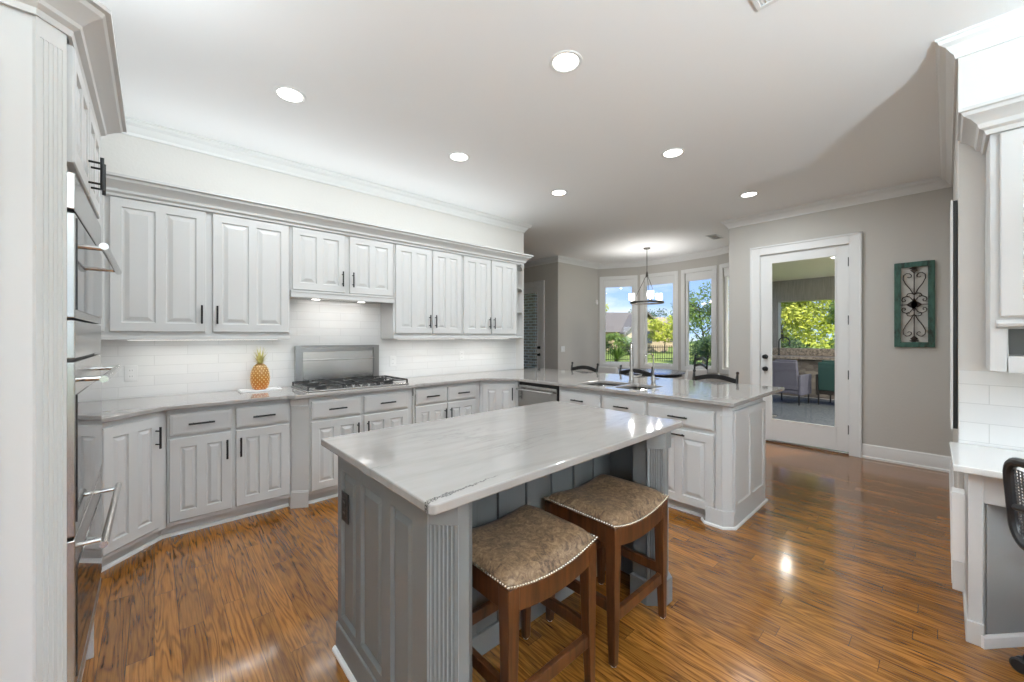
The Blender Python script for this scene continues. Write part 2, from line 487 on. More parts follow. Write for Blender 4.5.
def wall(name, p0, p1, thick, z0, z1, material, openings=()):
    """wall whose inner face runs p0->p1 with the room on its right; thickness grows to the left"""
    P0, P1 = Vector(p0), Vector(p1)
    L = (P1 - P0).length
    ang = math.atan2(P1.y - P0.y, P1.x - P0.x)
    xs = sorted({0, L, *[o[0] for o in openings], *[o[1] for o in openings]})
    zs = sorted({z0, z1, *[o[2] for o in openings], *[o[3] for o in openings]})
    def solid(i, j):
        if i < 0 or j < 0 or i >= len(xs) - 1 or j >= len(zs) - 1: return False
        cx, cz = (xs[i] + xs[i + 1]) / 2, (zs[j] + zs[j + 1]) / 2
        return not any(a < cx < b and c < cz < d for a, b, c, d in openings)
    m = MB()
    for i in range(len(xs) - 1):
        for j in range(len(zs) - 1):
            if not solid(i, j): continue
            a, b, c, d = xs[i], xs[i + 1], zs[j], zs[j + 1]
            m.quad((a, 0, c), (b, 0, c), (b, 0, d), (a, 0, d)); m.quad((a, thick, c), (a, thick, d), (b, thick, d), (b, thick, c))
            if not solid(i - 1, j): m.quad((a, 0, c), (a, 0, d), (a, thick, d), (a, thick, c))
            if not solid(i + 1, j): m.quad((b, 0, c), (b, thick, c), (b, thick, d), (b, 0, d))
            if not solid(i, j - 1): m.quad((a, 0, c), (a, thick, c), (b, thick, c), (b, 0, c))
            if not solid(i, j + 1): m.quad((a, 0, d), (b, 0, d), (b, thick, d), (a, thick, d))
    o = m.build(name, material)
    o.location = (P0.x, P0.y, 0); o.rotation_euler = (0, 0, ang)
    return struct(o), ang

CH = 3.0           # ceiling height
WY = 4.14          # back wall
# ------------------------------------------------------------------ room shell
struct(MB().prism([(-4.0, -5.0), (6.1, -5.0), (6.1, 2.1), (7.42, 2.1), (7.79, 2.85), (7.87, 3.62), (7.79, 4.49), (7.37, 5.26), (6.1, 5.3), (6.1, 8.0), (-4.0, 8.0)], -0.12, 0.0).build('floor', 'oak_floor'))
struct(MB().prism([(-4.1, -5.1), (6.12, -5.1), (6.12, 2.0), (7.45, 2.0), (7.9, 2.85), (7.98, 3.62), (7.9, 4.54), (7.44, 5.38), (6.15, 5.42), (6.15, 8.1), (-4.1, 8.1)], CH, CH + 0.18).build('ceiling', 'ceiling_white'))
wall('wall_back', (-0.95, WY), (3.99, WY), 0.16, 0, CH, 'wall_pale')
wall('wall_left', (-0.95, 1.70), (-0.95, WY), 0.14, 0, CH, 'wall_pale')
wall('wall_left', (-4.0, 1.70), (-0.95, 1.70), 0.14, 0, CH, 'wall_pale')
wall('wall_left', (-4.0, -5.0), (-4.0, 1.70), 0.12, 0, CH, 'wall_pale', [(2.2, 4.6, 0.4, 2.5)])
wall('wall_rear', (3.25, -5.0), (-4.0, -5.0), 0.12, 0, CH, 'wall_pale', [(0.45, 2.65, 0.4, 2.5), (3.05, 5.45, 0.4, 2.5)])
wall('wall_desk', (3.25, -0.045), (3.25, -5.0), 0.15, 0, CH, 'wall_pale')
wall('wall_right', (5.98, -0.045), (3.251, -0.045), 0.14, 0, CH, 'wall_greige')
DY0, DY1, DZ = 0.745, 1.675, 2.47
wall('wall_door', (5.98, 2.05), (5.98, -0.045), 0.14, 0, CH, 'wall_greige', [(2.05 - DY1, 2.05 - DY0, 0, DZ)])
wall('wall_nook_end', (7.40, 2.05), (6.12, 2.05), 0.12, 0, CH, 'wall_greige')
wall('wall_nook', (6.05, 5.28), (7.36, 5.25), 0.12, 0, CH, 'wall_greige')
wall('wall_hall', (6.05, 8.0), (6.05, 5.28), 0.12, 0, CH, 'wall_greige', [(8.0 - 6.60, 8.0 - 5.74, 0, 2.46)])
wall('wall_hall_end', (0.0, 8.0), (6.05, 8.0), 0.12, 0, CH, 'wall_greige')
wall('wall_hall_side', (3.2, 8.0), (3.2, 4.32), 0.05, 0, CH, 'wall_greige')
BAY = [(7.36, 5.25), (7.77, 4.48), (7.85, 3.62), (7.775, 2.855), (7.40, 2.05)]
CASW = 0.075
def pane_window(n, P0, P1, s0, s1, za, zb):
    P0, P1 = Vector(P0), Vector(P1)
    ang = math.atan2(P1.y - P0.y, P1.x - P0.x)
    r = sroot('window_%d' % n, (P0.x, P0.y, 0), ang)
    t = 0.02
    m = MB()       # casing on the room side (room is on the right: local -y)
    m.box(s0 - CASW, s0, -t, 0.0, za - CASW, zb + CASW); m.box(s1, s1 + CASW, -t, 0.0, za - CASW, zb + CASW)
    m.box(s0, s1, -t, 0.0, zb, zb + CASW); m.box(s0, s1, -t, 0.0, za - CASW, za)
    m.build('casing', 'trim_white', r, 0.004)
    m = MB()       # sash
    w = 0.045
    m.box(s0, s0 + w, 0.03, 0.08, za, zb); m.box(s1 - w, s1, 0.03, 0.08, za, zb)
    m.box(s0 + w, s1 - w, 0.03, 0.08, zb - w, zb); m.box(s0 + w, s1 - w, 0.03, 0.08, za, za + w)
    m.box(s0, s1, 0.0, 0.03, za - 0.005, za + 0.012)
    m.build('sash', 'trim_white', r, 0.003)
    MB().box(s0 + w, s1 - w, 0.052, 0.058, za + w, zb - w).build('pane', 'glass', r)
    sh = MB().box(s0 + 0.012, s1 - 0.012, 0.004, 0.026, zb - 0.15, zb - 0.002)
    sh.tube([(s0 + 0.012, 0.015, zb - 0.155), (s1 - 0.012, 0.015, zb - 0.155)], 0.010, 10)
    sh.build('roller_blind', 'trim_white', r, 0.002)
for i in range(4):
    a, b = Vector(BAY[i]), Vector(BAY[i + 1])
    L = (b - a).length
    s0, s1 = 0.045 + CASW, L - 0.02 - CASW
    wall('wall_bay', a, b, 0.11, 0, CH, 'wall_greige', [(s0, s1, 0.78, 2.64)])
    pane_window(i + 1, a, b, s0, s1, 0.78, 2.64)
# windows of the living area behind the camera
pane_window(5, (3.25, -5.0), (-4.0, -5.0), 0.45, 2.65, 0.4, 2.5)
pane_window(6, (3.25, -5.0), (-4.0, -5.0), 3.05, 5.45, 0.4, 2.5)
pane_window(7, (-4.0, -5.0), (-4.0, 1.7), 2.2, 4.6, 0.4, 2.5)
# backsplash tiling and desk splash
struct(MB().box(-0.94, 3.83, WY - 0.008, WY - 0.0005, 0.915, 1.80).build('wall_tile_back', 'tile_back'))
struct(MB().box(3.241, 3.2495, -2.2, -0.047, 0.80, 1.195).build('wall_tile_desk', 'tile_desk'))
# crown mouldings
CROWN = [(0, CH - 0.105), (0.012, CH - 0.105), (0.016, CH - 0.085), (0.030, CH - 0.070), (0.046, CH - 0.044), (0.070, CH - 0.030), (0.078, CH - 0.014), (0.086, CH - 0.010), (0.086, CH), (0, CH)]
def crown(n, path): struct(MB().sweep(path, CROWN).build('trim_%d' % n, 'trim_white', smooth=True, angle=0.4))
crown(1, [(-0.94, 4.14), (3.99, 4.14), (3.99, 4.32)])
crown(2, [(6.10, 2.05), (5.98, 2.05), (5.98, -0.045), (3.25, -0.045), (3.25, -4.9)])
crown(3, [(6.05, 7.9), (6.05, 5.28)] + [BAY[0], BAY[1], BAY[2], BAY[3], BAY[4]] + [(6.1, 2.05)])
# baseboards
BASE = [(0, 0), (0.024, 0), (0.024, 0.02), (0.014, 0.03), (0.014, 0.125), (0.010, 0.138), (0.010, 0.15), (0.004, 0.162), (0, 0.162)]
def skirt(side, path): struct(MB().sweep(path, BASE).build('baseboard_' + side, 'trim_white', smooth=True, angle=0.4))
skirt('door', [(5.98, 0.645), (5.98, -0.045), (3.3, -0.045)])
skirt('door', [(5.98, 2.05), (5.98, 1.775)])
skirt('nook', [(6.05, 5.655), (6.05, 5.28), BAY[0], BAY[1], BAY[2], BAY[3], BAY[4]])

# ------------------------------------------------------------------ doors
def glass_door(n, P0, P1, s0, s1, zt, hinge_side, stile, bot, top, knob_z):
    P0, P1 = Vector(P0), Vector(P1)
    r = sroot('door_%d' % n, (P0.x, P0.y, 0), math.atan2(P1.y - P0.y, P1.x - P0.x))
    m = MB(); c = 0.10; t = 0.022
    m.box(s0 - c + 0.012, s0 + 0.012, -t, 0, 0, zt + c - 0.012); m.box(s1 - 0.012, s1 + c - 0.012, -t, 0, 0, zt + c - 0.012)
    m.box(s0 + 0.012, s1 - 0.012, -t, 0, zt - 0.012, zt + c - 0.012)
    m.box(s0 - c, s0 - c + 0.02, -t - 0.012, 0, 0, zt + c); m.box(s1 + c - 0.02, s1 + c, -t - 0.012, 0, 0, zt + c)
    m.box(s0 - c, s1 + c, -t - 0.012, 0, zt + c - 0.02, zt + c)
    m.build('casing', 'trim_white', r, 0.004)
    y0, y1 = 0.012, 0.056
    a, b = s0 + 0.006, s1 - 0.006
    za, zb = 0.03, zt - 0.006
    m = MB()
    m.box(a, a + stile, y0, y1, za, zb); m.box(b - stile, b, y0, y1, za, zb)
    m.box(a + stile, b - stile, y0, y1, za, za + bot); m.box(a + stile, b - stile, y0, y1, zb - top, zb)
    leafo = m.build('door_leaf', 'trim_white', r, 0.004)
    m = MB(); w = 0.012
    x0, x1, q0, q1 = a + stile, b - stile, za + bot, zb - top
    m.box(x0, x0 + w, y0 - 0.006, y0 + 0.01, q0, q1); m.box(x1 - w, x1, y0 - 0.006, y0 + 0.01, q0, q1)
    m.box(x0 + w, x1 - w, y0 - 0.006, y0 + 0.01, q0, q0 + w); m.box(x0 + w, x1 - w, y0 - 0.006, y0 + 0.01, q1 - w, q1)
    m.build('glazing_bead', 'trim_white', leafo, 0.002)
    MB().box(x0, x1, 0.031, 0.037, q0, q1).build('pane', 'glass', leafo)
    MB().box(s0, s1, -0.005, 0.13, 0.0, 0.022).build('threshold', 'chrome', r, 0.003)
    kx = a + stile * 0.5 if hinge_side > 0 else b - stile * 0.5
    for kz in knob_z:
        MB().lathe([(0, -0.062), (0.020, -0.060), (0.028, -0.048), (0.026, -0.034), (0.012, -0.026), (0.011, -0.010), (0.030, -0.008), (0.031, 0.001), (0, 0.001)], (kx, y0, kz), 20, 'y').build('knob', 'black_metal', leafo, smooth=True)
    hx = s1 - 0.004 if hinge_side > 0 else s0 + 0.004
    for hz in (0.24, 0.88, 1.52, 2.2):
        m = MB().tube([(hx, -0.004, hz), (hx, -0.004, hz + 0.105)], 0.011, 10)
        m.box(hx - 0.02, hx + 0.012, 0.004, 0.012, hz, hz + 0.105)
        m.build('hinge', 'black_metal', r)
    return r
glass_door(1, (5.98, 2.05), (5.98, -0.055), 2.05 - DY1, 2.05 - DY0, DZ, 1, 0.125, 0.265, 0.115, (1.115, 0.955))
glass_door(2, (6.05, 8.0), (6.05, 5.28), 8.0 - 6.60, 8.0 - 5.74, 2.46, -1, 0.115, 0.265, 0.115, (1.15, 1.0))

# ------------------------------------------------------------------ cabinet helpers (local frame: x to the right, front faces -y, z up)
def panel_door(m, x0, x1, z0, z1, yf, npan=2, st=0.058, rail=0.062, mid=0.055, t=0.02, g=0.010, flat=False):
    e = 0.004
    X0, X1, Z0, Z1 = x0 + e, x1 - e, z0 + e, z1 - e
    def ring(r0, r1):
        for k in range(4): m.quad(r0[k], r0[(k + 1) % 4], r1[(k + 1) % 4], r1[k])
    def rect(a, b, c, d, y): return [(a, y, c), (b, y, c), (b, y, d), (a, y, d)]
    ring(rect(X0, X1, Z0, Z1, yf), rect(x0, x1, z0, z1, yf + e))
    ring(rect(x0, x1, z0, z1, yf + e), rect(x0, x1, z0, z1, yf + t))
    m.quad(*rect(x0, x1, z0, z1, yf + t))
    if npan == 0:
        i = 0.016
        ring(rect(X0, X1, Z0, Z1, yf), rect(X0 + i, X1 - i, Z0 + i, Z1 - i, yf - 0.004))
        m.quad(*rect(X0 + i, X1 - i, Z0 + i, Z1 - i, yf - 0.004))
        return
    pw = (x1 - x0 - 2 * st - (npan - 1) * mid) / npan
    xs = [X0]
    for k in range(npan):
        a = x0 + st + k * (pw + mid); xs += [a, a + pw]
    xs.append(X1)
    zs = [Z0, z0 + rail, z1 - rail, Z1]
    for i in range(len(xs) - 1):
        for j in range(3):
            a, b, c, d = xs[i], xs[i + 1], zs[j], zs[j + 1]
            if j == 1 and i % 2 == 1:
                l0 = rect(a, b, c, d, yf); l1 = rect(a + 0.005, b - 0.005, c + 0.005, d - 0.005, yf + g)
                ring(l0, l1)
                if flat:
                    m.quad(*l1)
                else:
                    f = min(0.014, pw * 0.12); h = min(0.040, pw * 0.30)
                    l2 = rect(a + f, b - f, c + f, d - f, yf + g); l3 = rect(a + h, b - h, c + h, d - h, yf + 0.001)
                    ring(l1, l2); ring(l2, l3); m.quad(*l3)
            else:
                m.quad(*rect(a, b, c, d, yf))
def pull(x, z, yf, L, vertical, parent, name='handle', r=0.0065, out=0.032, material='black_metal'):
    m = MB(); h = L / 2
    y = yf - out
    A = (lambda t: (x, y, z + t)) if vertical else (lambda t: (x + t, y, z))
    B = (lambda t: (x, yf + 0.003, z + t)) if vertical else (lambda t: (x + t, yf + 0.003, z))
    m.tube([A(-h), A(h)], r, 10)
    for t in (-h * 0.62, h * 0.62): m.tube([B(t), A(t)], r * 0.75, 8)
    return m.build(name, material, parent, smooth=True)
def door(root, x0, x1, z0, z1, yf, hx=None, hz=None, hl=0.14, vert=True, npan=2, hmat='black_metal', material='cabinet_paint', **k):
    m = MB(); panel_door(m, x0, x1, z0, z1, yf, npan, **k)
    o = m.build('door', material, root)
    if hx is not None: pull(hx, hz, yf, hl, vert, o)
    return o
def drawer(root, x0, x1, z0, z1, yf, hl=0.14, material='cabinet_paint'):
    m = MB(); panel_door(m, x0, x1, z0, z1, yf, 0)
    o = m.build('drawer', material, root)
    if hl: pull((x0 + x1) / 2, (z0 + z1) / 2, yf, hl, False, o)
    return o
def carcass(root, poly, z0=0.085, z1=0.884, toe=None, material='cabinet_paint', hollow=None):
    m = MB()
    m.prism(poly, z0, z1)
    o = m.build('carcass', material, root, 0.002)
    if toe:
        t = MB().prism(toe[0], 0.0, z0)
        t.build('toe_kick', material, root)
        p = toe[1]
        MB().sweep(p, [(0, 0), (0.018, 0), (0.016, 0.012), (0.006, 0.02), (0, 0.02)]).build('shoe_moulding', 'trim_white', root)
    return o

# ---- base cabinets on the back wall
FY = 3.545                      # face frame of the back run
def base_run(label, x0, x1, depth_y, doors, front=FY, toe=True):
    r = thing('base_cabinet', label, 'cabinet', (x0, front, 0))
    w = x1 - x0; D = WY - 0.012 - front
    carcass(r, [(0, 0), (w, 0), (w, D), (0, D)], toe=([(0, 0.06), (w, 0.06), (w, D), (0, D)], [(0, 0.06), (w, 0.06)]))
    for d in doors:
        a, b = d['x'][0] - x0, d['x'][1] - x0
        if d['t'] == 'drawer': drawer(r, a, b, d['z'][0], d['z'][1], -0.02, d.get('hl', 0.145))
        else:
            hx = (b - 0.028) if d['side'] == 'r' else (a + 0.028)
            door(r, a, b, d['z'][0], d['z'][1], -0.02, hx, d['z'][1] - d.get('hd', 0.12), d.get('hl', 0.14))
    return r
def pair(x0, x1, xm0, xm1):
    return [dict(t='drawer', x=(x0, xm0), z=(0.700, 0.850)), dict(t='drawer', x=(xm1, x1), z=(0.700, 0.850)),
            dict(t='door', x=(x0, xm0), z=(0.118, 0.682), side='r'), dict(t='door', x=(xm1, x1), z=(0.118, 0.682), side='l')]
base_run('white base cabinet under the pineapple, two drawers over two doors', 0.061, 0.812, 0, pair(0.074, 0.800, 0.420, 0.447))
CF = 3.482
base_run('white base cabinet standing forward under the gas cooktop', 0.932, 1.850, 0, pair(0.945, 1.800, 1.345, 1.377), front=CF)
base_run('white base cabinet right of the cooktop, two small drawers over doors', 1.905, 2.720, 0, pair(1.915, 2.660, 2.278, 2.290))
# angled pilasters beside the cooktop cabinet
def pilaster(label, a, b, back):
    r = thing('corner_pilaster', label, 'pilaster')
    (ax, ay), (bx, by) = a, b
    d = Vector((bx - ax, by - ay)); nrm = Vector((d.y, -d.x)).normalized()
    def poly(o, e=0.0):
        t = d.normalized() * e
        return [(ax + nrm.x * o - t.x, ay + nrm.y * o - t.y), (bx + nrm.x * o + t.x, by + nrm.y * o + t.y), (bx + t.x, back), (ax - t.x, back)]
    m = MB(); m.prism(poly(0), 0.10, 0.80); m.build('shaft', 'cabinet_paint', r, 0.003)
    m = MB(); m.prism(poly(0.014, 0.0), 0.0, 0.125); m.prism(poly(0.008), 0.125, 0.135); m.build('plinth_block', 'cabinet_paint', r, 0.003)
    m = MB(); m.prism(poly(0.010), 0.80, 0.884); m.prism(poly(0.016), 0.815, 0.825); m.build('cap', 'cabinet_paint', r, 0.002)
    return r
pilaster('white angled pilaster at the left of the cooktop cabinet', (0.815, 3.542), (0.929, 3.470), WY - 0.3)
pilaster('narrow white pilaster between cooktop cabinet and the drawers right of it', (1.852, 3.470), (1.903, 3.535), WY - 0.3)
# ---- diagonal corner cabinets
r = thing('corner_cabinet', 'white diagonal corner base cabinet beside the wall oven tower', 'cabinet', (-0.30, 3.184, 0), PI / 4)
w = 0.361 * math.sqrt(2)
carcass(r, [(0, 0), (w - 0.003, 0), (w + 0.097, 0.10), (w / 2, 0.55), (0, 0.10)], toe=([(0, 0.06), (0.5354, 0.06), (0.553, 0.0424), (0.653, 0.1424), (0.3, 0.3), (0, 0.2)], [(0, 0.06), (0.5354, 0.06), (0.553, 0.0424)]))
door(r, 0.10, w - 0.070, 0.118, 0.850, -0.02, w - 0.096, 0.718, 0.14, st=0.05)
r = thing('corner_cabinet', 'white diagonal corner base cabinet left of the dishwasher', 'cabinet', (2.722, 3.540, 0), -PI / 4)
w = 0.305 * math.sqrt(2)
carcass(r, [(0.002, 0), (w - 0.002, 0), (w + 0.088, 0.09), (w / 2, 0.45), (-0.088, 0.09)], toe=([(-0.0474, 0.0445), (-0.0319, 0.06), (w + 0.05, 0.06), (w + 0.10, 0.12), (w / 2, 0.3), (-0.147, 0.1445)], [(-0.0474, 0.0445), (-0.0319, 0.06), (w + 0.05, 0.06)]))
door(r, 0.035, w - 0.035, 0.118, 0.845, -0.02, w - 0.06, 0.74, 0.14, st=0.05)
r = thing('base_cabinet', 'white base cabinet between oven tower and diagonal corner', 'cabinet', (-0.302, 2.49, 0), PI / 2)
carcass(r, [(0, 0), (0.69, 0), (0.69, 0.62), (0, 0.62)], toe=([(0, 0.06), (0.69, 0.06), (0.69, 0.6), (0, 0.6)], [(0, 0.06), (0.69, 0.06)]))
door(r, 0.02, 0.67, 0.118, 0.850, -0.02, 0.06, 0.75)

# ---- peninsula cabinets (front faces -x)
PX = 3.045
def pen(label, y1, y0, cols, depth=0.74):
    r = thing('peninsula_cabinet', label, 'cabinet', (PX, y1, 0), -PI / 2)
    w = y1 - y0
    carcass(r, [(0, 0), (w, 0), (w, depth), (0, depth)], z1=0.70 if cols else 0.884, toe=([(0, 0.06), (w, 0.06), (w, depth), (0, depth)], [(0, 0.06), (w, 0.06)]))
    if cols:
        MB().box(0, w, 0, 0.03, 0.70, 0.884).build('front_rail', 'cabinet_paint', r); MB().box(0, w, depth - 0.1, depth, 0.70, 0.884).build('back_rail', 'cabinet_paint', r)
    return r
r = pen('white sink base cabinet in the peninsula beside the dishwasher', 2.640, 1.674, 1)
drawer(r, 2.640 - 2.617, 2.640 - 2.138, 0.690, 0.838, -0.02, 0.145); drawer(r, 2.640 - 2.112, 2.640 - 1.682, 0.690, 0.838, -0.02, 0.145)
door(r, 0.023, 0.502, 0.100, 0.668, -0.02, 0.502 - 0.028, 0.56); door(r, 0.528, 0.958, 0.100, 0.668, -0.02, 0.528 + 0.028, 0.56)
r = pen('white peninsula cabinet at the free end with a drawer and pull-out door', 1.672, 1.130, 0)
drawer(r, 0.014, 0.530, 0.685, 0.826, -0.02, 0.15)
door(r, 0.014, 0.530, 0.090, 0.655, -0.02, 0.255, 0.620, 0.15, vert=False)
# end panel of the peninsula with chamfered corner pilaster
r = thing('peninsula_end', 'white panelled end of the peninsula with chamfered corner post', 'panel')
EY = 1.035
m = MB()
m.prism([(3.045, 1.128), (3.032, 1.128), (3.032, 1.082), (3.078, EY), (3.79, EY), (3.79, 1.128)], 0.0, 0.884)
m.build('body', 'cabinet_paint', r, 0.002)
m = MB(); panel_door(m, 3.085, 3.79, 0.10, 0.84, EY - 0.02, 2, st=0.055, rail=0.06, mid=0.05, flat=True); m.build('end_panel', 'cabinet_paint', r)
m = MB(); m.prism([(3.018, 1.20), (3.018, 1.075), (3.072, 1.020), (3.80, 1.020), (3.80, EY), (3.079, EY), (3.031, 1.083), (3.031, 1.13), (3.05, 1.20)], 0.0, 0.125)
m.build('plinth', 'cabinet_paint', r, 0.004)
MB().sweep([(3.06, 1.235), (3.012, 1.195), (3.012, 1.074), (3.070, 1.014), (3.806, 1.014), (3.806, 1.05)][::-1], [(0, 0), (-0.012, 0), (-0.011, 0.012), (-0.004, 0.018), (0, 0.018)]).build('shoe_moulding', 'trim_white', r)
m = MB(); m.prism([(3.026, 1.084), (3.074, 1.034), (3.080, 1.040), (3.034, 1.090)], 0.13, 0.80); m.build('corner_post', 'cabinet_paint', r, 0.002)
m = MB(); m.prism([(3.020, 1.090), (3.072, 1.028), (3.084, 1.040), (3.034, 1.10)], 0.80, 0.812); m.build('post_cap', 'cabinet_paint', r, 0.001)
# ---- dishwasher
r = thing('dishwasher', 'stainless dishwasher with bar handle in the peninsula', 'dishwasher', (PX, 3.235, 0), -PI / 2)
MB().box(0.002, 0.592, 0.0, 0.58, 0.09, 0.880).build('tub', 'black_plastic', r)
dd = MB().box(0.012, 0.580, -0.026, -0.001, 0.11, 0.845).build('door', 'steel', r, 0.004)
pull(0.296, 0.800, -0.026, 0.53, False, dd, r=0.011, out=0.045, material='chrome')
MB().box(0.02, 0.575, 0.03, 0.06, 0.0, 0.088).build('kick_plate', 'black_plastic', r)

# ---- countertop: one continuous slab with sink cut-out
def slab(outer, holes, z0, z1):
    bm = bmesh.new()
    es = []
    for lp in [outer] + holes:
        vs = [bm.verts.new((x, y, z1)) for x, y in lp]
        es += [bm.edges.new((vs[i], vs[(i + 1) % len(vs)])) for i in range(len(vs))]
    g = bmesh.ops.triangle_fill(bm, use_beauty=True, use_dissolve=False, edges=es)
    faces = [f for f in g['geom'] if isinstance(f, bmesh.types.BMFace)]
    ex = bmesh.ops.extrude_face_region(bm, geom=faces)
    for v in ex['geom']:
        if isinstance(v, bmesh.types.BMVert): v.co.z = z0
    m = MB(); m.bm.free(); m.bm = bm
    return m
def rrect(x0, x1, y0, y1, r, n=5):
    P = []
    for cx, cy, a in ((x1 - r, y1 - r, 0), (x0 + r, y1 - r, PI / 2), (x0 + r, y0 + r, PI), (x1 - r, y0 + r, 1.5 * PI)):
        P += [(cx + r * math.cos(a + PI / 2 * k / n), cy + r * math.sin(a + PI / 2 * k / n)) for k in range(n + 1)]
    return P
SINK = [rrect(3.10, 3.52, 2.085, 2.475, 0.04), rrect(3.10, 3.52, 1.765, 2.050, 0.04)]
top = slab([(-0.94, 4.131), (-0.94, 2.485), (-0.33, 2.485), (-0.33, 3.09), (0.045, 3.480), (0.775, 3.480), (0.815, 3.432), (1.862, 3.432), (1.895, 3.480), (2.700, 3.480), (2.975, 3.205), (2.985, 2.5), (2.985, 0.990), (4.262, 0.990), (4.262, 4.131)],
           SINK, 0.885, 0.915).build('countertop', 'stone_counter', None, 0.005)
tag(top, 'pale quartzite countertop wrapping the back wall and the peninsula', 'countertop')
r = thing('kitchen_sink', 'undermounted steel double bowl sink in the peninsula', 'sink', (0, 0, 0))
for (x0, x1, y0, y1) in ((3.095, 3.525, 2.080, 2.480), (3.095, 3.525, 1.760, 2.055)):
    m = MB()
    a = rrect(x0, x1, y0, y1, 0.045); b = rrect(x0 + 0.02, x1 - 0.02, y0 + 0.02, y1 - 0.02, 0.05)
    L = [[m.v((x, y, 0.884)) for x, y in a], [m.v((x, y, 0.72)) for x, y in b]]
    n = len(a)
    for k in range(n): m.bm.faces.new([L[0][k], L[0][(k + 1) % n], L[1][(k + 1) % n], L[1][k]])
    m.bm.faces.new(L[1])
    bo = m.build('bowl', 'steel', r, smooth=True, angle=0.5)
    sd = bo.modifiers.new('wall', 'SOLIDIFY'); sd.thickness = 0.002; sd.offset = -1
    MB().lathe([(0, 0.7215), (0.045, 0.7215), (0.045, 0.7235), (0.03, 0.7245), (0, 0.7225)], ((x0 + x1) / 2, (y0 + y1) / 2, 0), 20).build('drain', 'steel_dark', bo, smooth=True)
# faucets
def faucet(loc):
    r = thing('kitchen_faucet', 'tall brushed steel pull-down faucet behind the sink', 'faucet', loc)
    MB().lathe([(0, 0), (0.030, 0), (0.030, 0.006), (0.024, 0.012), (0.022, 0.10), (0.020, 0.105), (0, 0.105)], (0, 0, 0), 20).build('base', 'nickel', r, smooth=True)
    pts = [(0, 0, 0.10)] + [(0, 0, 0.31)] + [(-0.075 + 0.075 * math.cos(a), 0, 0.31 + 0.085 * math.sin(a)) for a in [PI * k / 10 for k in range(1, 11)]] + [(-0.15, 0, 0.26)]
    MB().tube(pts, 0.0125, 12).build('spout', 'nickel', r, smooth=True)
    MB().tube([(-0.15, 0, 0.265), (-0.15, 0, 0.17)], [0.016, 0.020], 12).build('spray_head', 'nickel', r, smooth=True)
    MB().tube([(0, -0.015, 0.06), (0, -0.05, 0.06), (0.0, -0.10, 0.075)], [0.012, 0.009, 0.006], 10).build('lever', 'nickel', r, smooth=True)
    return r
fo = faucet((3.60, 2.155, 0.915)); fo.rotation_euler = (0, 0, 0.54)
r = thing('water_tap', 'slim gooseneck filtered water tap right of the kitchen faucet', 'faucet', (3.58, 1.905, 0.915), math.radians(-42))
MB().lathe([(0, 0), (0.026, 0), (0.026, 0.006), (0.019, 0.012), (0.018, 0.07), (0.010, 0.09), (0, 0.09)], (0, 0, 0), 16).build('base', 'nickel', r, smooth=True)
MB().tube([(0, 0, 0.085), (0, 0, 0.255)] + [(-0.04 + 0.04 * math.cos(a), 0, 0.255 + 0.045 * math.sin(a)) for a in [PI * k / 8 for k in range(1, 9)]] + [(-0.08, 0, 0.215)], 0.0065, 10).build('spout', 'nickel', r, smooth=True)
MB().tube([(-0.035, 0, 0.052), (0.055, 0, 0.055)], 0.0065, 8).build('lever', 'nickel', r, smooth=True)

# ---- upper cabinets
UY = 3.82
def upper(label, x0, x1, z0, doors, hz, hl=0.14):
    r = thing('upper_cabinet', label, 'cabinet', (x0, UY, 0))
    w = x1 - x0; D = WY - 0.01 - UY
    m = MB(); m.box(0, w, 0, D, z0, 2.345)
    m.build('carcass', 'cabinet_paint', r, 0.002)
    MB().sweep([(0, 0.004), (w, 0.004)], [(0, z0 - 0.002), (0.008, z0), (0.008, z0 + 0.02), (0.003, z0 + 0.03), (0, z0 + 0.03)]).build('light_rail', 'cabinet_paint', r)
    for (a, b, side) in doors:
        a -= x0; b -= x0
        door(r, a, b, z0 + 0.055, 2.332, -0.02, (b - 0.027) if side == 'r' else (a + 0.027), hz, hl)
    return r
upper('tall white wall cabinet left of the hood, two doors above the pineapple', -0.62, 0.868, 1.358, [(-0.60, -0.25, 'l'), (-0.225, 0.293, 'r'), (0.333, 0.857, 'l')], 1.545)
hood = upper('short white wall cabinet over the cooktop hood', 0.870, 1.818, 1.735, [(0.885, 1.330, 'r'), (1.372, 1.808, 'l')], 1.915)
m = MB(); m.box(0.0, 0.948, -0.030, 0.012, 1.722, 1.775); m.box(0.0, 0.948, -0.036, 0.010, 1.765, 1.782); m.build('valance', 'cabinet_paint', hood, 0.003)
MB().box(0.03, 0.92, 0.02, 0.29, 1.729, 1.7345).build('hood_insert', 'steel', hood, 0.002)
for hx_ in (0.26, 0.69):
    MB().lathe([(0, 1.727), (0.035, 1.727), (0.035, 1.7292), (0, 1.7292)], (hx_, 0.18, 0), 20).build('hood_lamp', 'lamp_glow', hood)
upper('tall white wall cabinet right of the hood, first pair of narrow doors', 1.820, 2.668, 1.358, [(1.838, 2.255, 'r'), (2.275, 2.655, 'l')], 1.545)
upper('tall white wall cabinet at the far end beside the open shelves', 2.670, 3.548, 1.358, [(2.690, 3.095, 'r'), (3.112, 3.530, 'l')], 1.545)
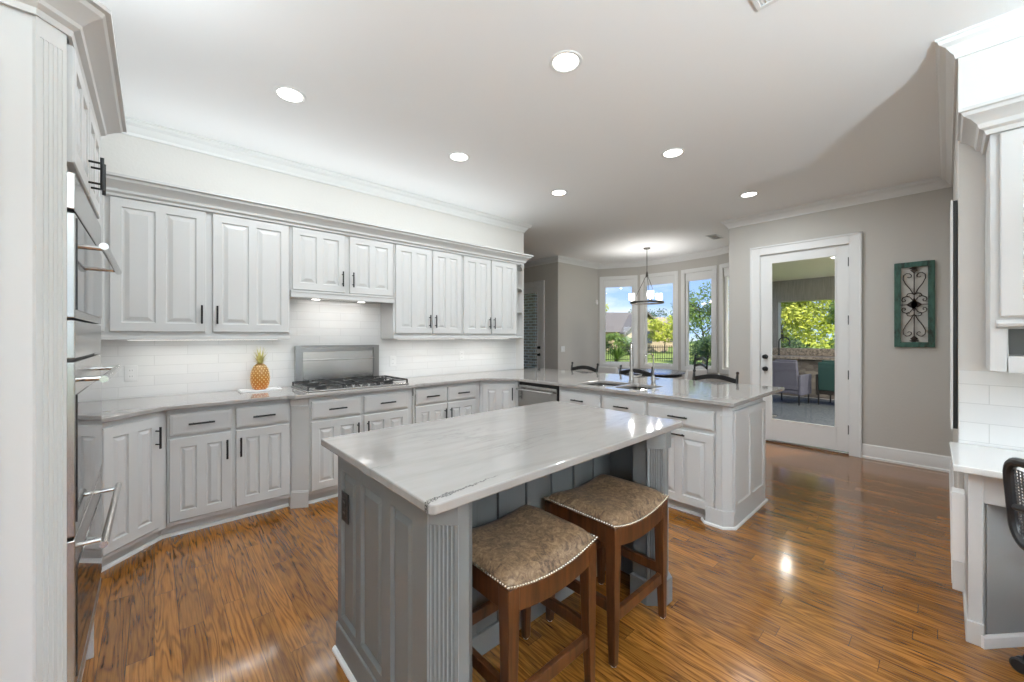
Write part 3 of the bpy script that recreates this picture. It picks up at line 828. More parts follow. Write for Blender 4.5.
# open end shelf
r = thing('end_shelf', 'open white corner shelves on the end of the wall cabinets', 'shelf', (3.55, UY, 0))
m = MB(); m.box(0.0, 0.40, 0.300, 0.308, 1.36, 2.345); m.build('back_panel', 'cabinet_paint', r)
m = MB(); m.box(0.0, 0.012, 0.0, 0.30, 1.36, 2.345); m.build('side_panel', 'cabinet_paint', r)
def fan(z0, z1):
    return MB().prism([(0.012, 0.0)] + [(0.012 + 0.13 * math.sin(a) + 0.24 * (1 - math.cos(a)), 0.30 - 0.30 * math.cos(a)) for a in [PI / 2 * k / 8 for k in range(1, 9)]] + [(0.012, 0.30)], z0, z1)
for z in (1.36, 1.70, 2.02):
    fan(z, z + 0.018).build('shelf', 'cabinet_paint', r, 0.002)
fan(2.325, 2.345).build('top_board', 'cabinet_paint', r)
for i, (dx_, dz_, lab) in enumerate(((0.085, 2.0385, 'small dark bottle standing at the front of the top open shelf'), (0.15, 2.0385, 'small dark bottle standing further back on the top open shelf'))):
    b = MB().lathe([(0, 0), (0.030, 0), (0.032, 0.01), (0.032, 0.10 + 0.03 * i), (0.022, 0.135 + 0.03 * i), (0.010, 0.155 + 0.03 * i), (0.010, 0.20 + 0.03 * i), (0, 0.20 + 0.03 * i)], (0, 0, 0), 16).build('bottle', 'black_plastic', None, smooth=True)
    b.location = (3.55 + dx_, UY + 0.13 + 0.09 * i, dz_); tag(b, lab, 'bottle')
# crown of the wall cabinets
CC = [(0, 2.335), (0.010, 2.335), (0.014, 2.352), (0.030, 2.362), (0.034, 2.378), (0.056, 2.405), (0.082, 2.424), (0.088, 2.440), (0.104, 2.446), (0.104, 2.462), (0, 2.462)]
struct(MB().sweep([(-0.62, 3.80), (3.64, 3.80), (3.64, 4.13)], CC).build('trim_4', 'cabinet_paint', smooth=True, angle=0.35))
# under-cabinet light bars
for x0, x1, lab, pw in ((-0.15, 0.80, 'slim light bar under the wall cabinet above the pineapple', 0.92), (1.90, 2.62, 'slim light bar under the first cabinet right of the hood', 0.7), (2.74, 3.48, 'slim light bar under the far wall cabinet', 0.7)):
    r = thing('light_bar', lab, 'light', ((x0 + x1) / 2, 3.90, 1.350))
    h = (x1 - x0) / 2
    MB().box(-h, h, -0.025, 0.025, 0.003, 0.0075).build('housing', 'white_plastic', r, 0.001)
    MB().box(-h + 0.01, h - 0.01, -0.018, 0.018, 0.001, 0.0035).build('diffuser', 'strip_glow', r)
    light('light_bar_lamp', 'AREA', (0, 0, -0.001), pw, (1, 0.98, 0.95), 2 * h - 0.04, 0.022, (0, 0, -1), r)
r = thing('light_bar', 'added unseen light bar on top of the wall cabinets, brightening the ceiling', 'light', (1.5, 3.84, 2.347))  # hidden uplight added to lift the ceiling and the wall above the cabinets
MB().box(-2.0, 2.0, -0.03, 0.03, 0.0, 0.095).build('housing', 'white_plastic', r, 0.003)
light('light_bar_lamp', 'AREA', (0, 0, 0.10), 5.0, (0.88, 0.955, 1.0), 3.9, 0.05, (0, -0.5, 1), r)
r = thing('light_bar', 'added unseen light bar on top of the oven tower, brightening the ceiling', 'light', (-0.36, 2.08, 2.301))  # second hidden uplight, added to lift the ceiling at the left
MB().box(-0.06, 0.06, -0.30, 0.30, 0.0, 0.045).build('housing', 'white_plastic', r, 0.003)
light('light_bar_lamp', 'AREA', (0, 0, 0.05), 5.5, (0.86, 0.945, 1.0), 0.10, None, (0.25, -0.15, 1), r)
light('hood_light', 'AREA', (0.475, 0.13, 1.722), 0.9, (1, 0.98, 0.95), 0.6, 0.12, (0, 0.15, -1), hood)

# ------------------------------------------------------------------ wall-oven tower (front faces +x)
TX = -0.185
tw = thing('oven_tower', 'tall white oven cabinet with fluted corner and crown', 'cabinet')
YN, YF = 1.70, 2.475
m = MB(); m.prism([(-0.94, 1.653), (-0.232, 1.653), (-0.195, 1.690), (TX - 0.008, YN), (TX - 0.008, YN + 0.012), (-0.94, YN + 0.012)], 0.0, 2.30)
m.box(-0.94, TX - 0.008, YF - 0.018, YF, 0.0, 2.30); m.box(-0.94, TX - 0.008, YN + 0.012, YF - 0.018, 1.86, 2.30); m.box(-0.94, TX - 0.03, YN + 0.012, YF - 0.018, 0.0, 0.29); m.box(-0.94, -0.62, YN + 0.012, YF - 0.018, 0.29, 1.86)
m.build('carcass', 'cabinet_paint', tw, 0.002)
def fluted(p0, p1, depth, n, z0, z1, margin=0.12):
    a, b = Vector(p0), Vector(p1)
    d = b - a; L = d.length; d.normalize(); nr = Vector((d.y, -d.x))
    pts = [(a.x, a.y)]
    w_ = L * (1 - 2 * margin) / n
    for k in range(n):
        s0 = L * margin + k * w_
        for t, dep in ((0.10, 0), (0.22, 0.7), (0.5, 1.0), (0.78, 0.7), (0.90, 0)):
            p = a + d * (s0 + w_ * t) - nr * (depth * dep)
            pts.append((p.x, p.y))
    pts.append((b.x, b.y))
    bk = 0.012 + depth
    pts += [(b.x - nr.x * bk, b.y - nr.y * bk), (a.x - nr.x * bk, a.y - nr.y * bk)]
    return MB().prism(pts, z0, z1)
P0, P1 = (-0.236, 1.646), (-0.186, 1.696)
fluted(P0, P1, 0.006, 5, 0.16, 2.19).build('fluted_pilaster', 'cabinet_paint', tw)
for z0_, z1_ in ((2.19, 2.26), (0.0, 0.16)):
    MB().prism([(-0.236, 1.646), (-0.186, 1.696), (-0.20, 1.71), (-0.25, 1.66)], z0_, z1_).build('pilaster_block', 'cabinet_paint', tw)
m = MB(); m.box(-0.93, -0.30, 1.643, 1.655, 0.12, 2.10)
side = m.build('side_panel', 'cabinet_paint', tw, 0.004)
ZB = 2.24
TC = [(0, ZB), (0.008, ZB), (0.012, ZB + 0.016), (0.026, ZB + 0.026), (0.030, ZB + 0.036), (0.050, ZB + 0.056), (0.072, ZB + 0.072), (0.078, ZB + 0.084), (0.090, ZB + 0.088), (0.090, ZB + 0.10), (0, ZB + 0.10)]
MB().sweep([(-0.94, 1.648), (-0.238, 1.648), (TX, 1.698), (TX, 2.478), (-0.60, 2.478)], TC).build('crown', 'cabinet_paint', tw, smooth=True, angle=0.35)
f = bpy.data.objects.new('face', None); 
dr = MB()
# the two doors over the ovens, built facing +x
def xdoor(y0, y1, z0, z1, hy):
    m = MB(); panel_door(m, 0, y1 - y0, z0, z1, -0.02, 2, st=0.045, mid=0.04, rail=0.05)
    for v_ in m.bm.verts:
        x, y, z = v_.co; v_.co = (TX - 0.008 - y, y0 + x, z)
    o = m.build('door', 'cabinet_paint', tw)
    h = MB(); xf = TX + 0.012
    h.tube([(xf + 0.034, hy, 1.905), (xf + 0.034, hy, 2.02)], 0.0055, 10)
    for z in (1.925, 2.0): h.tube([(xf - 0.003, hy, z), (xf + 0.034, hy, z)], 0.004, 8)
    h.build('handle', 'black_metal', o, smooth=True)
bpy.data.objects.remove(f); dr.bm.free()
xdoor(1.715, 2.075, 1.885, 2.225, 2.045)
xdoor(2.085, 2.460, 1.885, 2.225, 2.115)
XO = -0.170
def oven_front(root, z0, z1, name, hz=None, glass=None):
    o = MB().box(TX - 0.004, XO, 1.698, 2.455, z0, z1).build(name, 'steel', root, 0.003)
    if glass:
        MB().box(XO - 0.001, XO + 0.003, 1.72, 2.44, glass[0], glass[1]).build('glass', 'oven_glass', o, 0.001)
    if hz:
        m = MB(); xo = XO + 0.055
        m.tube([(xo, 1.745, hz), (xo, 2.41, hz)], 0.0105, 14)
        for y in (1.80, 2.355): m.tube([(XO - 0.002, y, hz), (xo, y, hz)], 0.008, 10)
        m.build('handle', 'chrome', o, smooth=True)
    return o
mw = thing('microwave_oven', 'built-in steel microwave at the top of the oven tower', 'microwave')
MB().box(TX - 0.30, TX - 0.004, 1.72, 2.44, 1.435, 1.85).build('body', 'black_plastic', mw)
oven_front(mw, 1.745, 1.852, 'control_panel')
oven_front(mw, 1.430, 1.735, 'door', 1.655, (1.455, 1.725))
ov = thing('double_oven', 'built-in steel double wall oven below the microwave', 'oven')
MB().box(TX - 0.40, TX - 0.004, 1.72, 2.44, 0.35, 1.42).build('body', 'black_plastic', ov)
oven_front(ov, 1.312, 1.424, 'control_panel')
oven_front(ov, 0.795, 1.302, 'door', 1.245, (0.83, 1.205))
oven_front(ov, 0.345, 0.785, 'door', 0.735, (0.375, 0.70))
MB().box(TX - 0.004, XO, 1.698, 2.455, 0.30, 0.338).build('vent_trim', 'steel_dark', ov, 0.002)

# ------------------------------------------------------------------ cooktop, backguard, pineapple
ct = thing('gas_cooktop', 'stainless gas cooktop with black grates on the worktop', 'cooktop', (1.392, 3.80, 0.9155))
m = MB(); m.prism(rrect(-0.46, 0.46, -0.265, 0.265, 0.02), 0.0, 0.012); m.build('tray', 'chrome', ct, 0.004)
for (bx, by, br_) in ((-0.31, 0.12, 0.045), (-0.31, -0.12, 0.040), (0.0, 0.03, 0.06), (0.31, 0.12, 0.045), (0.31, -0.12, 0.040)):
    MB().lathe([(0, 0.010), (br_ * 1.2, 0.010), (br_ * 1.2, 0.018), (br_, 0.020), (br_, 0.030), (br_ * 0.6, 0.034), (0, 0.034)], (bx, by, 0), 20).build('burner', 'cast_iron', ct, smooth=True)
for gx_ in (-0.305, 0.0, 0.305):
    m = MB(); h = 0.142; z = 0.044; t_ = 0.0045
    for y in (-0.245, 0.245): m.box(gx_ - h, gx_ + h, y - t_, y + t_, z - 0.006, z + 0.004)
    for x in (-h, h): m.box(gx_ + x - t_, gx_ + x + t_, -0.245, 0.245, z - 0.006, z + 0.004)
    m.box(gx_ - h, gx_ + h, -t_, t_, z - 0.006, z + 0.004)
    for y in (-0.12, 0.12):
        for sx_ in (-1, 1):
            m.box(*sorted((gx_ + sx_ * 0.04, gx_ + sx_ * h)), y - 0.004, y + 0.004, z - 0.006, z + 0.005)
        m.box(gx_ - 0.004, gx_ + 0.004, *sorted((y + 0.04, y + 0.12)), z - 0.006, z + 0.005); m.box(gx_ - 0.004, gx_ + 0.004, *sorted((y - 0.12, y - 0.04)), z - 0.006, z + 0.005)
    for x in (-h, h):
        for y in (-0.24, 0.24): m.box(gx_ + x - 0.006, gx_ + x + 0.006, y - 0.006, y + 0.006, 0.011, z)
    m.build('grate', 'cast_iron', ct)
for k in range(5):
    MB().lathe([(0, 0.012), (0.018, 0.012), (0.017, 0.030), (0.014, 0.034), (0, 0.034)], (-0.14 + 0.07 * k, -0.225, 0), 14).build('knob', 'steel', ct, smooth=True)
bgd = thing('backguard', 'stainless backguard with warming shelf behind the cooktop', 'backguard', (0.975, 4.13, 0.9155))
m = MB(); m.box(0, 0.805, -0.045, 0.0, 0, 0.376); m.build('panel', 'chrome', bgd, 0.002)
m = MB(); m.box(0.0, 0.06, -0.055, -0.044, 0, 0.376); m.box(0.745, 0.805, -0.055, -0.044, 0, 0.376); m.box(0.06, 0.745, -0.055, -0.044, 0.352, 0.376); m.build('rim', 'steel_dark', bgd, 0.002)
MB().box(0.065, 0.74, -0.0462, -0.044, 0.315, 0.348).build('vent_slot', 'steel_dark', bgd)
m = MB(); m.box(0.055, 0.75, -0.062, -0.044, 0.232, 0.247); m.build('shelf_rail', 'chrome', bgd, 0.003)
tag_ = thing('serving_tray', 'flat white tray under the pineapple', 'tray', (0.675, 3.97, 0.9155))
m = MB(); m.prism(rrect(-0.15, 0.15, -0.085, 0.085, 0.02), 0, 0.008); m.build('tray_base', 'white_ceramic', tag_, 0.002)
m = MB(); m.sweep([(-0.14, -0.078), (0.14, -0.078), (0.14, 0.078), (-0.14, 0.078), (-0.14, -0.078)], [(0, 0.007), (0.008, 0.007), (0.008, 0.014), (0, 0.014)]); m.build('tray_rim', 'white_ceramic', tag_)
pn = thing('pineapple', 'golden pineapple ornament standing on the white tray', 'pineapple', (0.675, 3.97, 0.924)); pn.scale = (0.88, 0.88, 1.05)
prof = [(0.0, 0.0), (0.045, 0.0), (0.062, 0.012), (0.077, 0.05), (0.082, 0.09), (0.078, 0.13), (0.066, 0.17), (0.046, 0.20), (0.026, 0.212), (0, 0.214)]
MB().lathe(prof, (0, 0, 0), 28).build('body', 'pineapple_gold', pn, smooth=True)
def rad(z):
    for (r0, z0), (r1, z1) in zip(prof[1:], prof[2:]):
        if z0 <= z <= z1: return r0 + (r1 - r0) * (z - z0) / max(1e-6, z1 - z0)
    return 0.03
m = MB()
for i in range(11):
    z = 0.014 + i * 0.0175
    for k in range(14):
        a = 2 * PI * (k + 0.5 * (i % 2)) / 14
        rr = rad(z); c = Vector((math.cos(a) * rr, math.sin(a) * rr, z)); nrm = Vector((math.cos(a), math.sin(a), 0)); tn = Vector((-math.sin(a), math.cos(a), 0))
        s_ = 0.0062 * (0.6 + 0.4 * rr / 0.08)
        tip = m.v(c + nrm * 0.007)
        rg = [m.v(c + tn * s_), m.v(c + Vector((0, 0, s_ * 1.1))), m.v(c - tn * s_), m.v(c - Vector((0, 0, s_ * 1.1)))]
        for q_ in range(4): m.bm.faces.new([rg[q_], rg[(q_ + 1) % 4], tip])
m.build('skin_eyes', 'pineapple_tip', pn)
m = MB()
for i in range(34):
    a = i * 2.399; lay = i / 34.0
    L = 0.055 + 0.075 * lay; tilt = 1.05 - 0.9 * lay
    base = Vector((math.cos(a) * 0.014, math.sin(a) * 0.014, 0.205 + 0.028 * lay))
    out = Vector((math.cos(a), math.sin(a), 0)); tn = Vector((-math.sin(a), math.cos(a), 0))
    prev = None
    for j in range(5):
        t = j / 4.0
        p = base + out * (L * t * math.sin(tilt) * (0.7 + 0.5 * t)) + Vector((0, 0, L * t * math.cos(tilt * (0.8 + 0.3 * t))))
        w_ = 0.008 * (1 - t) + 0.0006
        cur = [m.v(p - tn * w_), m.v(p + out * 0.002 * (1 - t) - Vector((0, 0, 0.002 * (1 - t)))), m.v(p + tn * w_)]
        if prev:
            m.bm.faces.new([prev[0], prev[1], cur[1], cur[0]]); m.bm.faces.new([prev[1], prev[2], cur[2], cur[1]])
        prev = cur
m.build('leaf_crown', 'pineapple_leaf', pn)
# outlets and switches (front faces -y locally)
def plate(label, cat, loc, rz, kind='outlet', w=0.075, h=0.118, material='white_plastic', inner='trim_white'):
    r = thing('wall_' + kind if kind != 'outlet' else 'power_outlet', label, cat, loc, rz)
    MB().box(-w / 2, w / 2, -0.006, 0, -h / 2, h / 2).build('cover_plate', material, r, 0.003)
    if kind == 'outlet':
        for s_ in (-0.022, 0.022):
            m = MB(); m.prism_ax([(x * 0.8, y) for x, y in rrect(-0.021, 0.021, s_ - 0.017, s_ + 0.017, 0.008, 3)], -0.0085, -0.005, 'y'); o = m.build('socket', inner, r)
            m = MB(); m.box(-0.008, -0.005, -0.0092, -0.008, s_ - 0.004, s_ + 0.006); m.box(0.005, 0.008, -0.0092, -0.008, s_ - 0.004, s_ + 0.006); m.build('slot', 'steel_dark', o)
    else:
        for k in range(int(round(w / 0.055))):
            x = (k - (int(round(w / 0.055)) - 1) / 2) * 0.046
            MB().box(x - 0.016, x + 0.016, -0.010, -0.005, -0.033, 0.033).build('rocker', inner, r, 0.002)
    return r
TWY = WY - 0.008
plate('white outlet on the backsplash near the oven tower', 'outlet', (-0.130, TWY, 1.10), 0)
plate('white outlet on the backsplash just right of the backguard', 'outlet', (1.962, TWY, 1.105), 0)
plate('white outlet on the backsplash under the far wall cabinet', 'outlet', (2.885, TWY, 1.14), 0)
plate('white double light switch on the grey breakfast nook wall', 'switch', (6.20, 5.277, 1.13), math.atan2(-0.03, 1.31), 'switch', 0.115)
r = thing('motion_sensor', 'small white sensor high on the nook wall left of the windows', 'sensor', (7.30, 5.2515, 2.15), math.atan2(-0.03, 1.31))
m = MB(); m.prism_ax(rrect(-0.035, 0.035, -0.055, 0.055, 0.02), -0.035, 0, 'y'); m.build('housing', 'white_plastic', r, 0.006)
MB().box(-0.02, 0.02, -0.038, -0.034, -0.035, 0.0).build('lens', 'frosted_shade', r, 0.003)

# ------------------------------------------------------------------ island
isl = thing('kitchen_island', 'dark grey panelled island with fluted posts and a knee space', 'island')
IX, IX1, IY0, IY1 = 0.617, 2.085, 0.985, 1.80
KY = 1.37
m = MB(); m.prism([(IX, 1.035), (IX, IY1), (IX1, IY1), (IX1, 1.06), (2.035, 1.06), (2.035, KY), (0.665, KY), (0.665, 1.035)], 0.0, 0.884)
m.build('carcass', 'island_grey', isl, 0.002)
def to_left(m, ycor):     # panel frame -> island end facing -x
    for v_ in m.bm.verts:
        x, y, z = v_.co; v_.co = (IX + y, ycor - x, z)
    return m
m = MB()
# end frame with three raised panels: local x runs from far corner to near corner
Lp = IY1 - 1.035
def end_panel(m):
    yf = -0.018; t = 0.018
    zs = [0.12, 0.165, 0.802, 0.875]; xs = [0.0, 0.04, 0.205, 0.258, 0.448, 0.520, 0.675, Lp]
    def rect(a, b, c, d, y): return [(a, y, c), (b, y, c), (b, y, d), (a, y, d)]
    def ring(r0, r1):
        for k in range(4): m.quad(r0[k], r0[(k + 1) % 4], r1[(k + 1) % 4], r1[k])
    for i in range(7):
        for j in range(3):
            a, b, c, d = xs[i], xs[i + 1], zs[j], zs[j + 1]
            if j == 1 and i in (1, 3, 5):
                l0 = rect(a, b, c, d, yf); l1 = rect(a + 0.005, b - 0.005, c + 0.005, d - 0.005, yf + 0.014); l2 = rect(a + 0.016, b - 0.016, c + 0.016, d - 0.016, yf + 0.014); l3 = rect(a + 0.036, b - 0.036, c + 0.036, d - 0.036, yf + 0.004)
                ring(l0, l1); ring(l1, l2); ring(l2, l3); m.quad(*l3)
            else: m.quad(*rect(a, b, c, d, yf))
    ring(rect(0, Lp, 0.12, 0.875, yf), rect(0, Lp, 0.12, 0.875, 0)); m.quad(*rect(0, Lp, 0.12, 0.875, 0))
end_panel(m)
to_left(m, IY1).build('end_panel', 'island_grey', isl)
m = MB(); m.prism([(IX - 0.026, 1.030), (IX - 0.026, IY1 + 0.006), (IX, IY1 + 0.006), (IX, 1.035)], 0.0, 0.125); m.build('plinth', 'island_grey', isl, 0.005)
MB().sweep([(IX - 0.026, 1.81), (IX - 0.026, 1.030), (0.664, 0.960), (0.70, 0.960)], [(0, 0), (0.014, 0), (0.013, 0.010), (0.005, 0.018), (0, 0.018)]).build('shoe_moulding', 'trim_white', isl)
FP0, FP1 = (IX - 0.016, 1.040), (0.666, 0.970)
fluted(FP0, FP1, 0.005, 6, 0.125, 0.815, 0.10).build('fluted_post', 'island_grey', isl)
def blk(z0, z1, o):
    d = Vector((FP1[0] - FP0[0], FP1[1] - FP0[1])).normalized(); n_ = Vector((d.y, -d.x)) * o
    return MB().prism([(FP0[0] + n_.x, FP0[1] + n_.y), (FP1[0] + n_.x, FP1[1] + n_.y), (FP1[0] - n_.x * 0 + 0.012, FP1[1] + 0.02), (FP0[0] + 0.02, FP0[1] + 0.01)], z0, z1)
blk(0.815, 0.884, 0.001).build('post_cap', 'island_grey', isl, 0.002); blk(0.0, 0.125, 0.006).build('post_base', 'island_grey', isl, 0.002)
MB().prism([(0.640, 1.01), (0.668, 0.975), (0.709, 0.975), (0.755, 1.021), (0.755, 1.10), (0.640, 1.10)], 0.0, 0.884).build('post_core', 'island_grey', isl, 0.002)
# right post, chamfered on both corners
MB().prism([(1.884, 1.026), (1.940, 0.975), (1.990, 0.975), (2.036, 1.021), (2.080, 1.055), (2.080, 1.12), (1.884, 1.12)], 0.0, 0.884).build('post_core', 'island_grey', isl, 0.002)
fluted((1.872, 1.030), (1.936, 0.966), 0.005, 6, 0.125, 0.80, 0.10).build('fluted_post', 'island_grey', isl)
MB().prism([(1.868, 1.032), (1.936, 0.962), (1.994, 0.962), (1.994, 1.0), (1.90, 1.04)], 0.80, 0.884).build('post_cap', 'island_grey', isl, 0.002)
MB().prism([(1.862, 1.030), (1.932, 0.958), (1.998, 0.958), (2.05, 1.01), (2.05, 1.06), (1.862, 1.125)], 0.0, 0.125).build('post_base', 'island_grey', isl, 0.003)
# board panels at the back of the knee space
m = MB(); x = 0.668
bw_ = 0.118
while x < 2.02:
    b = min(x + bw_, 2.034); m.box(x + 0.003, b - 0.003, KY - 0.014, KY, 0.10, 0.884); x = b
    b = min(x + 0.06, 2.034)
    if b - x > 0.012: m.box(x + 0.003, b - 0.003, KY - 0.022, KY, 0.10, 0.884)
    x = b
m.build('back_panelling', 'island_grey', isl, 0.002)
MB().box(0.668, 2.034, KY - 0.026, KY, 0.0, 0.10).build('back_plinth', 'island_grey', isl, 0.003)
it = MB().prism([(0.557, 0.950), (0.568, 0.940), (2.127, 0.962), (2.138, 0.973), (2.138, 1.900), (0.557, 1.900)], 0.885, 0.916)
it = it.build('island_countertop', 'stone_island', None, 0.005); tag(it, 'pale veined quartzite slab on the grey island', 'countertop')
plate('black outlet on the end panel of the grey island', 'outlet', (IX - 0.016, 1.708, 0.655), -PI / 2, 'outlet', 0.075, 0.125, 'black_plastic', 'black_metal')

# ------------------------------------------------------------------ stools
def make_stool(loc, label):
    r = thing('counter_stool', label, 'stool', loc, 0, 'saddle stools at the island')
    W2, D2 = 0.230, 0.197
    def sag(x): return 0.034 * ((x / W2) ** 2)          # higher at the two sides
    # seat cushion
    m = MB(); NX, NY = 20, 16
    def top(x, y):
        ex = 1 - (abs(x) / W2) ** 5; ey = 1 - (abs(y) / D2) ** 5
        return 0.556 + sag(x) + 0.006 + 0.050 * (max(ex, 0) ** 0.5) * (max(ey, 0) ** 0.5)
    G = [[m.v((x, y, top(x, y))) for y in [D2 * (2 * j / NY - 1) for j in range(NY + 1)]] for x in [W2 * (2 * i / NX - 1) for i in range(NX + 1)]]
    for i in range(NX):
        for j in range(NY): m.bm.faces.new([G[i][j], G[i + 1][j], G[i + 1][j + 1], G[i][j + 1]])
    B = [[m.v((x, y, 0.552 + sag(x))) for y in (-D2, D2)] for x in [W2 * (2 * i / NX - 1) for i in range(NX + 1)]]
    for i in range(NX):
        m.bm.faces.new([B[i][0], B[i][1], B[i + 1][1], B[i + 1][0]])
        m.bm.faces.new([B[i][0], B[i + 1][0], G[i + 1][0], G[i][0]]); m.bm.faces.new([B[i][1], G[i][NY], G[i + 1][NY], B[i + 1][1]])
    m.bm.faces.new([B[0][0]] + G[0] + [B[0][1]]); m.bm.faces.new([B[NX][1]] + G[NX][::-1] + [B[NX][0]])
    m.build('seat', 'leather', r, smooth=True, angle=1.0)
    # curved rails
    rails = MB()
    for sy in (-1, 1):
        y0, y1 = sorted((sy * (D2 - 0.002), sy * (D2 - 0.028)))
        L = []
        for i in range(13):
            x = (W2 - 0.012) * (2 * i / 12 - 1)
            zt = 0.551 + sag(x); zb = zt - 0.075
            L.append([rails.v((x, y0, zb)), rails.v((x, y1, zb)), rails.v((x, y1, zt)), rails.v((x, y0, zt))])
        for a, b in zip(L, L[1:]):
            for k in range(4): rails.bm.faces.new([a[k], a[(k + 1) % 4], b[(k + 1) % 4], b[k]])
        rails.bm.faces.new(L[0]); rails.bm.faces.new(L[-1][::-1])
    for sx_ in (-1, 1):
        x0, x1 = sorted((sx_ * (W2 - 0.002), sx_ * (W2 - 0.028)))
        rails.box(x0, x1, -D2 + 0.02, D2 - 0.02, 0.505, 0.583)
    rails.build('seat_rail', 'stool_wood', r, 0.002)
    nails = MB()
    def nail(x, y, z, nx, ny):
        nails.sphere((x + nx * 0.001, y + ny * 0.001, z), 0.0052, 6, 4)
    for i in range(38):
        x = W2 * (2 * i / 37 - 1)
        for sy in (-1, 1): nail(x, sy * D2, 0.560 + sag(x), 0, sy)
    for i in range(33):
        y = D2 * (2 * i / 32 - 1)
        for sx_ in (-1, 1): nail(sx_ * W2, y, 0.594, sx_, 0)
    nails.build('nailhead_trim', 'brass_nail', r, smooth=True)
    for sx_ in (-1, 1):
        for sy in (-1, 1):
            cx, cy = sx_ * (W2 - 0.024), sy * (D2 - 0.024)
            def sq(x, y, z, h): return [(x - h, y - h, z), (x + h, y - h, z), (x + h, y + h, z), (x - h, y + h, z)]
            lg = MB().hull([sq(cx + sx_ * 0.006, cy + sy * 0.006, 0.004, 0.0145), sq(cx + sx_ * 0.002, cy + sy * 0.002, 0.25, 0.020), sq(cx, cy, 0.50, 0.0245), sq(cx, cy, 0.579, 0.0245)]).build('leg', 'stool_wood', r, 0.003)
            MB().lathe([(0, 0), (0.012, 0), (0.012, 0.0045), (0, 0.0045)], (cx + sx_ * 0.006, cy + sy * 0.006, 0), 10).build('glide', 'white_plastic', lg)
    for sy, z in ((-1, 0.175), (1, 0.215)):
        y = sy * (D2 - 0.022)
        MB().box(-W2 + 0.03, W2 - 0.03, y - 0.011, y + 0.011, z, z + 0.048).build('stretcher', 'stool_wood', r, 0.003)
    for sx_ in (-1, 1):
        x = sx_ * (W2 - 0.021)
        MB().box(x - 0.011, x + 0.011, -D2 + 0.03, D2 - 0.03, 0.215, 0.262).build('stretcher', 'stool_wood', r, 0.003)
    return r
st = make_stool((1.047, 1.113, 0), 'brown leather saddle stool nearest the fluted corner post of the island')
dup(st, (1.635, 1.115, 0), 0, 'brown leather saddle stool at the peninsula end of the island')

# ------------------------------------------------------------------ desk corner on the right
dk = thing('built_in_desk', 'white built-in desk with drawer apron along the tiled wall', 'desk')
m = MB(); m.prism([(2.735, -0.075), (2.735, -0.108), (2.765, -0.135), (3.238, -0.50), (3.238, -0.075)], 0.0, 0.768); m.build('end_support', 'cabinet_paint', dk, 0.004)
m = MB(); m.prism([(2.722, -0.066), (2.722, -0.110), (2.735, -0.112), (2.735, -0.075), (3.238, -0.075), (3.238, -0.066)], 0.10, 0.768); m.build('end_frame', 'cabinet_paint', dk, 0.002)
m = MB(); m.prism([(2.712, -0.060), (2.712, -0.114), (2.74, -0.114), (2.74, -0.075), (3.238, -0.075), (3.238, -0.060)], 0.0, 0.10); m.build('plinth', 'cabinet_paint', dk, 0.003)
m = MB(); m.prism([(2.7375, -0.1225), (2.7405, -0.1185), (3.238, -0.5075), (3.235, -0.5115)], 0.0, 0.70)
kp = m.build('knee_panel', 'grey_paint', dk)
MB().sweep([(2.712, -0.104), (2.738, -0.1235), (3.20, -0.4850)], [(0, 0), (0.012, 0), (0.012, 0.045), (0.006, 0.055), (0, 0.055)]).build('knee_baseboard', 'trim_white', dk)
m = MB(); m.box(2.735, 2.76, -2.1, -0.108, 0.635, 0.768); m.build('apron', 'cabinet_paint', dk, 0.002)
m = MB(); panel_door(m, 0, 0.62, 0.66, 0.755, -0.02, 0)
for v_ in m.bm.verts:
    x, y, z = v_.co; v_.co = (2.735 + y, -0.19 - x, z)
m.build('drawer', 'cabinet_paint', dk)
m = MB(); m.prism([(2.665, -0.020), (2.665, -2.12), (3.239, -2.12), (3.239, -0.012)], 0.770, 0.800); m.build('desk_surface', 'desk_top', dk, 0.005)
m = MB(); m.box(2.735, 3.238, -2.10, -1.30, 0.0, 0.768); m.build('drawer_pedestal', 'cabinet_paint', dk, 0.003)
# narrow box on the desk's end
r = thing('wall_box', 'narrow white box fixed upright on the end of the desk', 'box', (2.755, -0.0595, 0.20))
MB().box(0, 0.085, 0.0, 0.042, 0.135, 0.455).build('upper_housing', 'white_plastic', r, 0.003)
MB().box(0, 0.085, 0.0, 0.040, 0.0, 0.134).build('lower_housing', 'cabinet_paint', r, 0.003)
MB().box(0.01, 0.075, 0.042, 0.045, 0.16, 0.44).build('cover', 'trim_white', r, 0.001)
# wall cabinet above the desk
hc = thing('desk_wall_cabinet', 'white wall cabinet with open niche above the desk', 'cabinet', (2.95, -0.140, 0), -PI / 2)
W_ = 1.9; D_ = 0.287
m = MB()
m.box(0, W_, 0, D_, 1.415, 2.36); m.box(0, 0.055, 0, D_, 1.213, 1.415); m.box(W_ - 0.055, W_, 0, D_, 1.213, 1.415); m.box(0.055, W_ - 0.055, 0, D_, 1.213, 1.285)
m.build('carcass', 'cabinet_paint', hc, 0.003)
MB().box(0.055, W_ - 0.055, D_ - 0.01, D_, 1.285, 1.415).build('niche_back', 'grey_paint', hc)
for k in range(4):
    a = 0.030 + k * 0.468; door(hc, a, a + 0.44, 1.47, 2.33, -0.02, a + (0.40 if k % 2 == 0 else 0.04), 1.56, 0.14, npan=1, st=0.065)
MB().sweep([(0.02, 0.0), (W_, 0.0)], [(0, 1.418), (0.022, 1.425), (0.026, 1.438), (0.012, 1.450), (0, 1.456)]).build('ledge', 'cabinet_paint', hc)
CD = [(0, 2.335), (0.012, 2.335), (0.018, 2.355), (0.034, 2.365), (0.040, 2.385), (0.060, 2.410), (0.084, 2.425), (0.090, 2.440), (0.100, 2.445), (0.100, 2.46), (0, 2.46)]
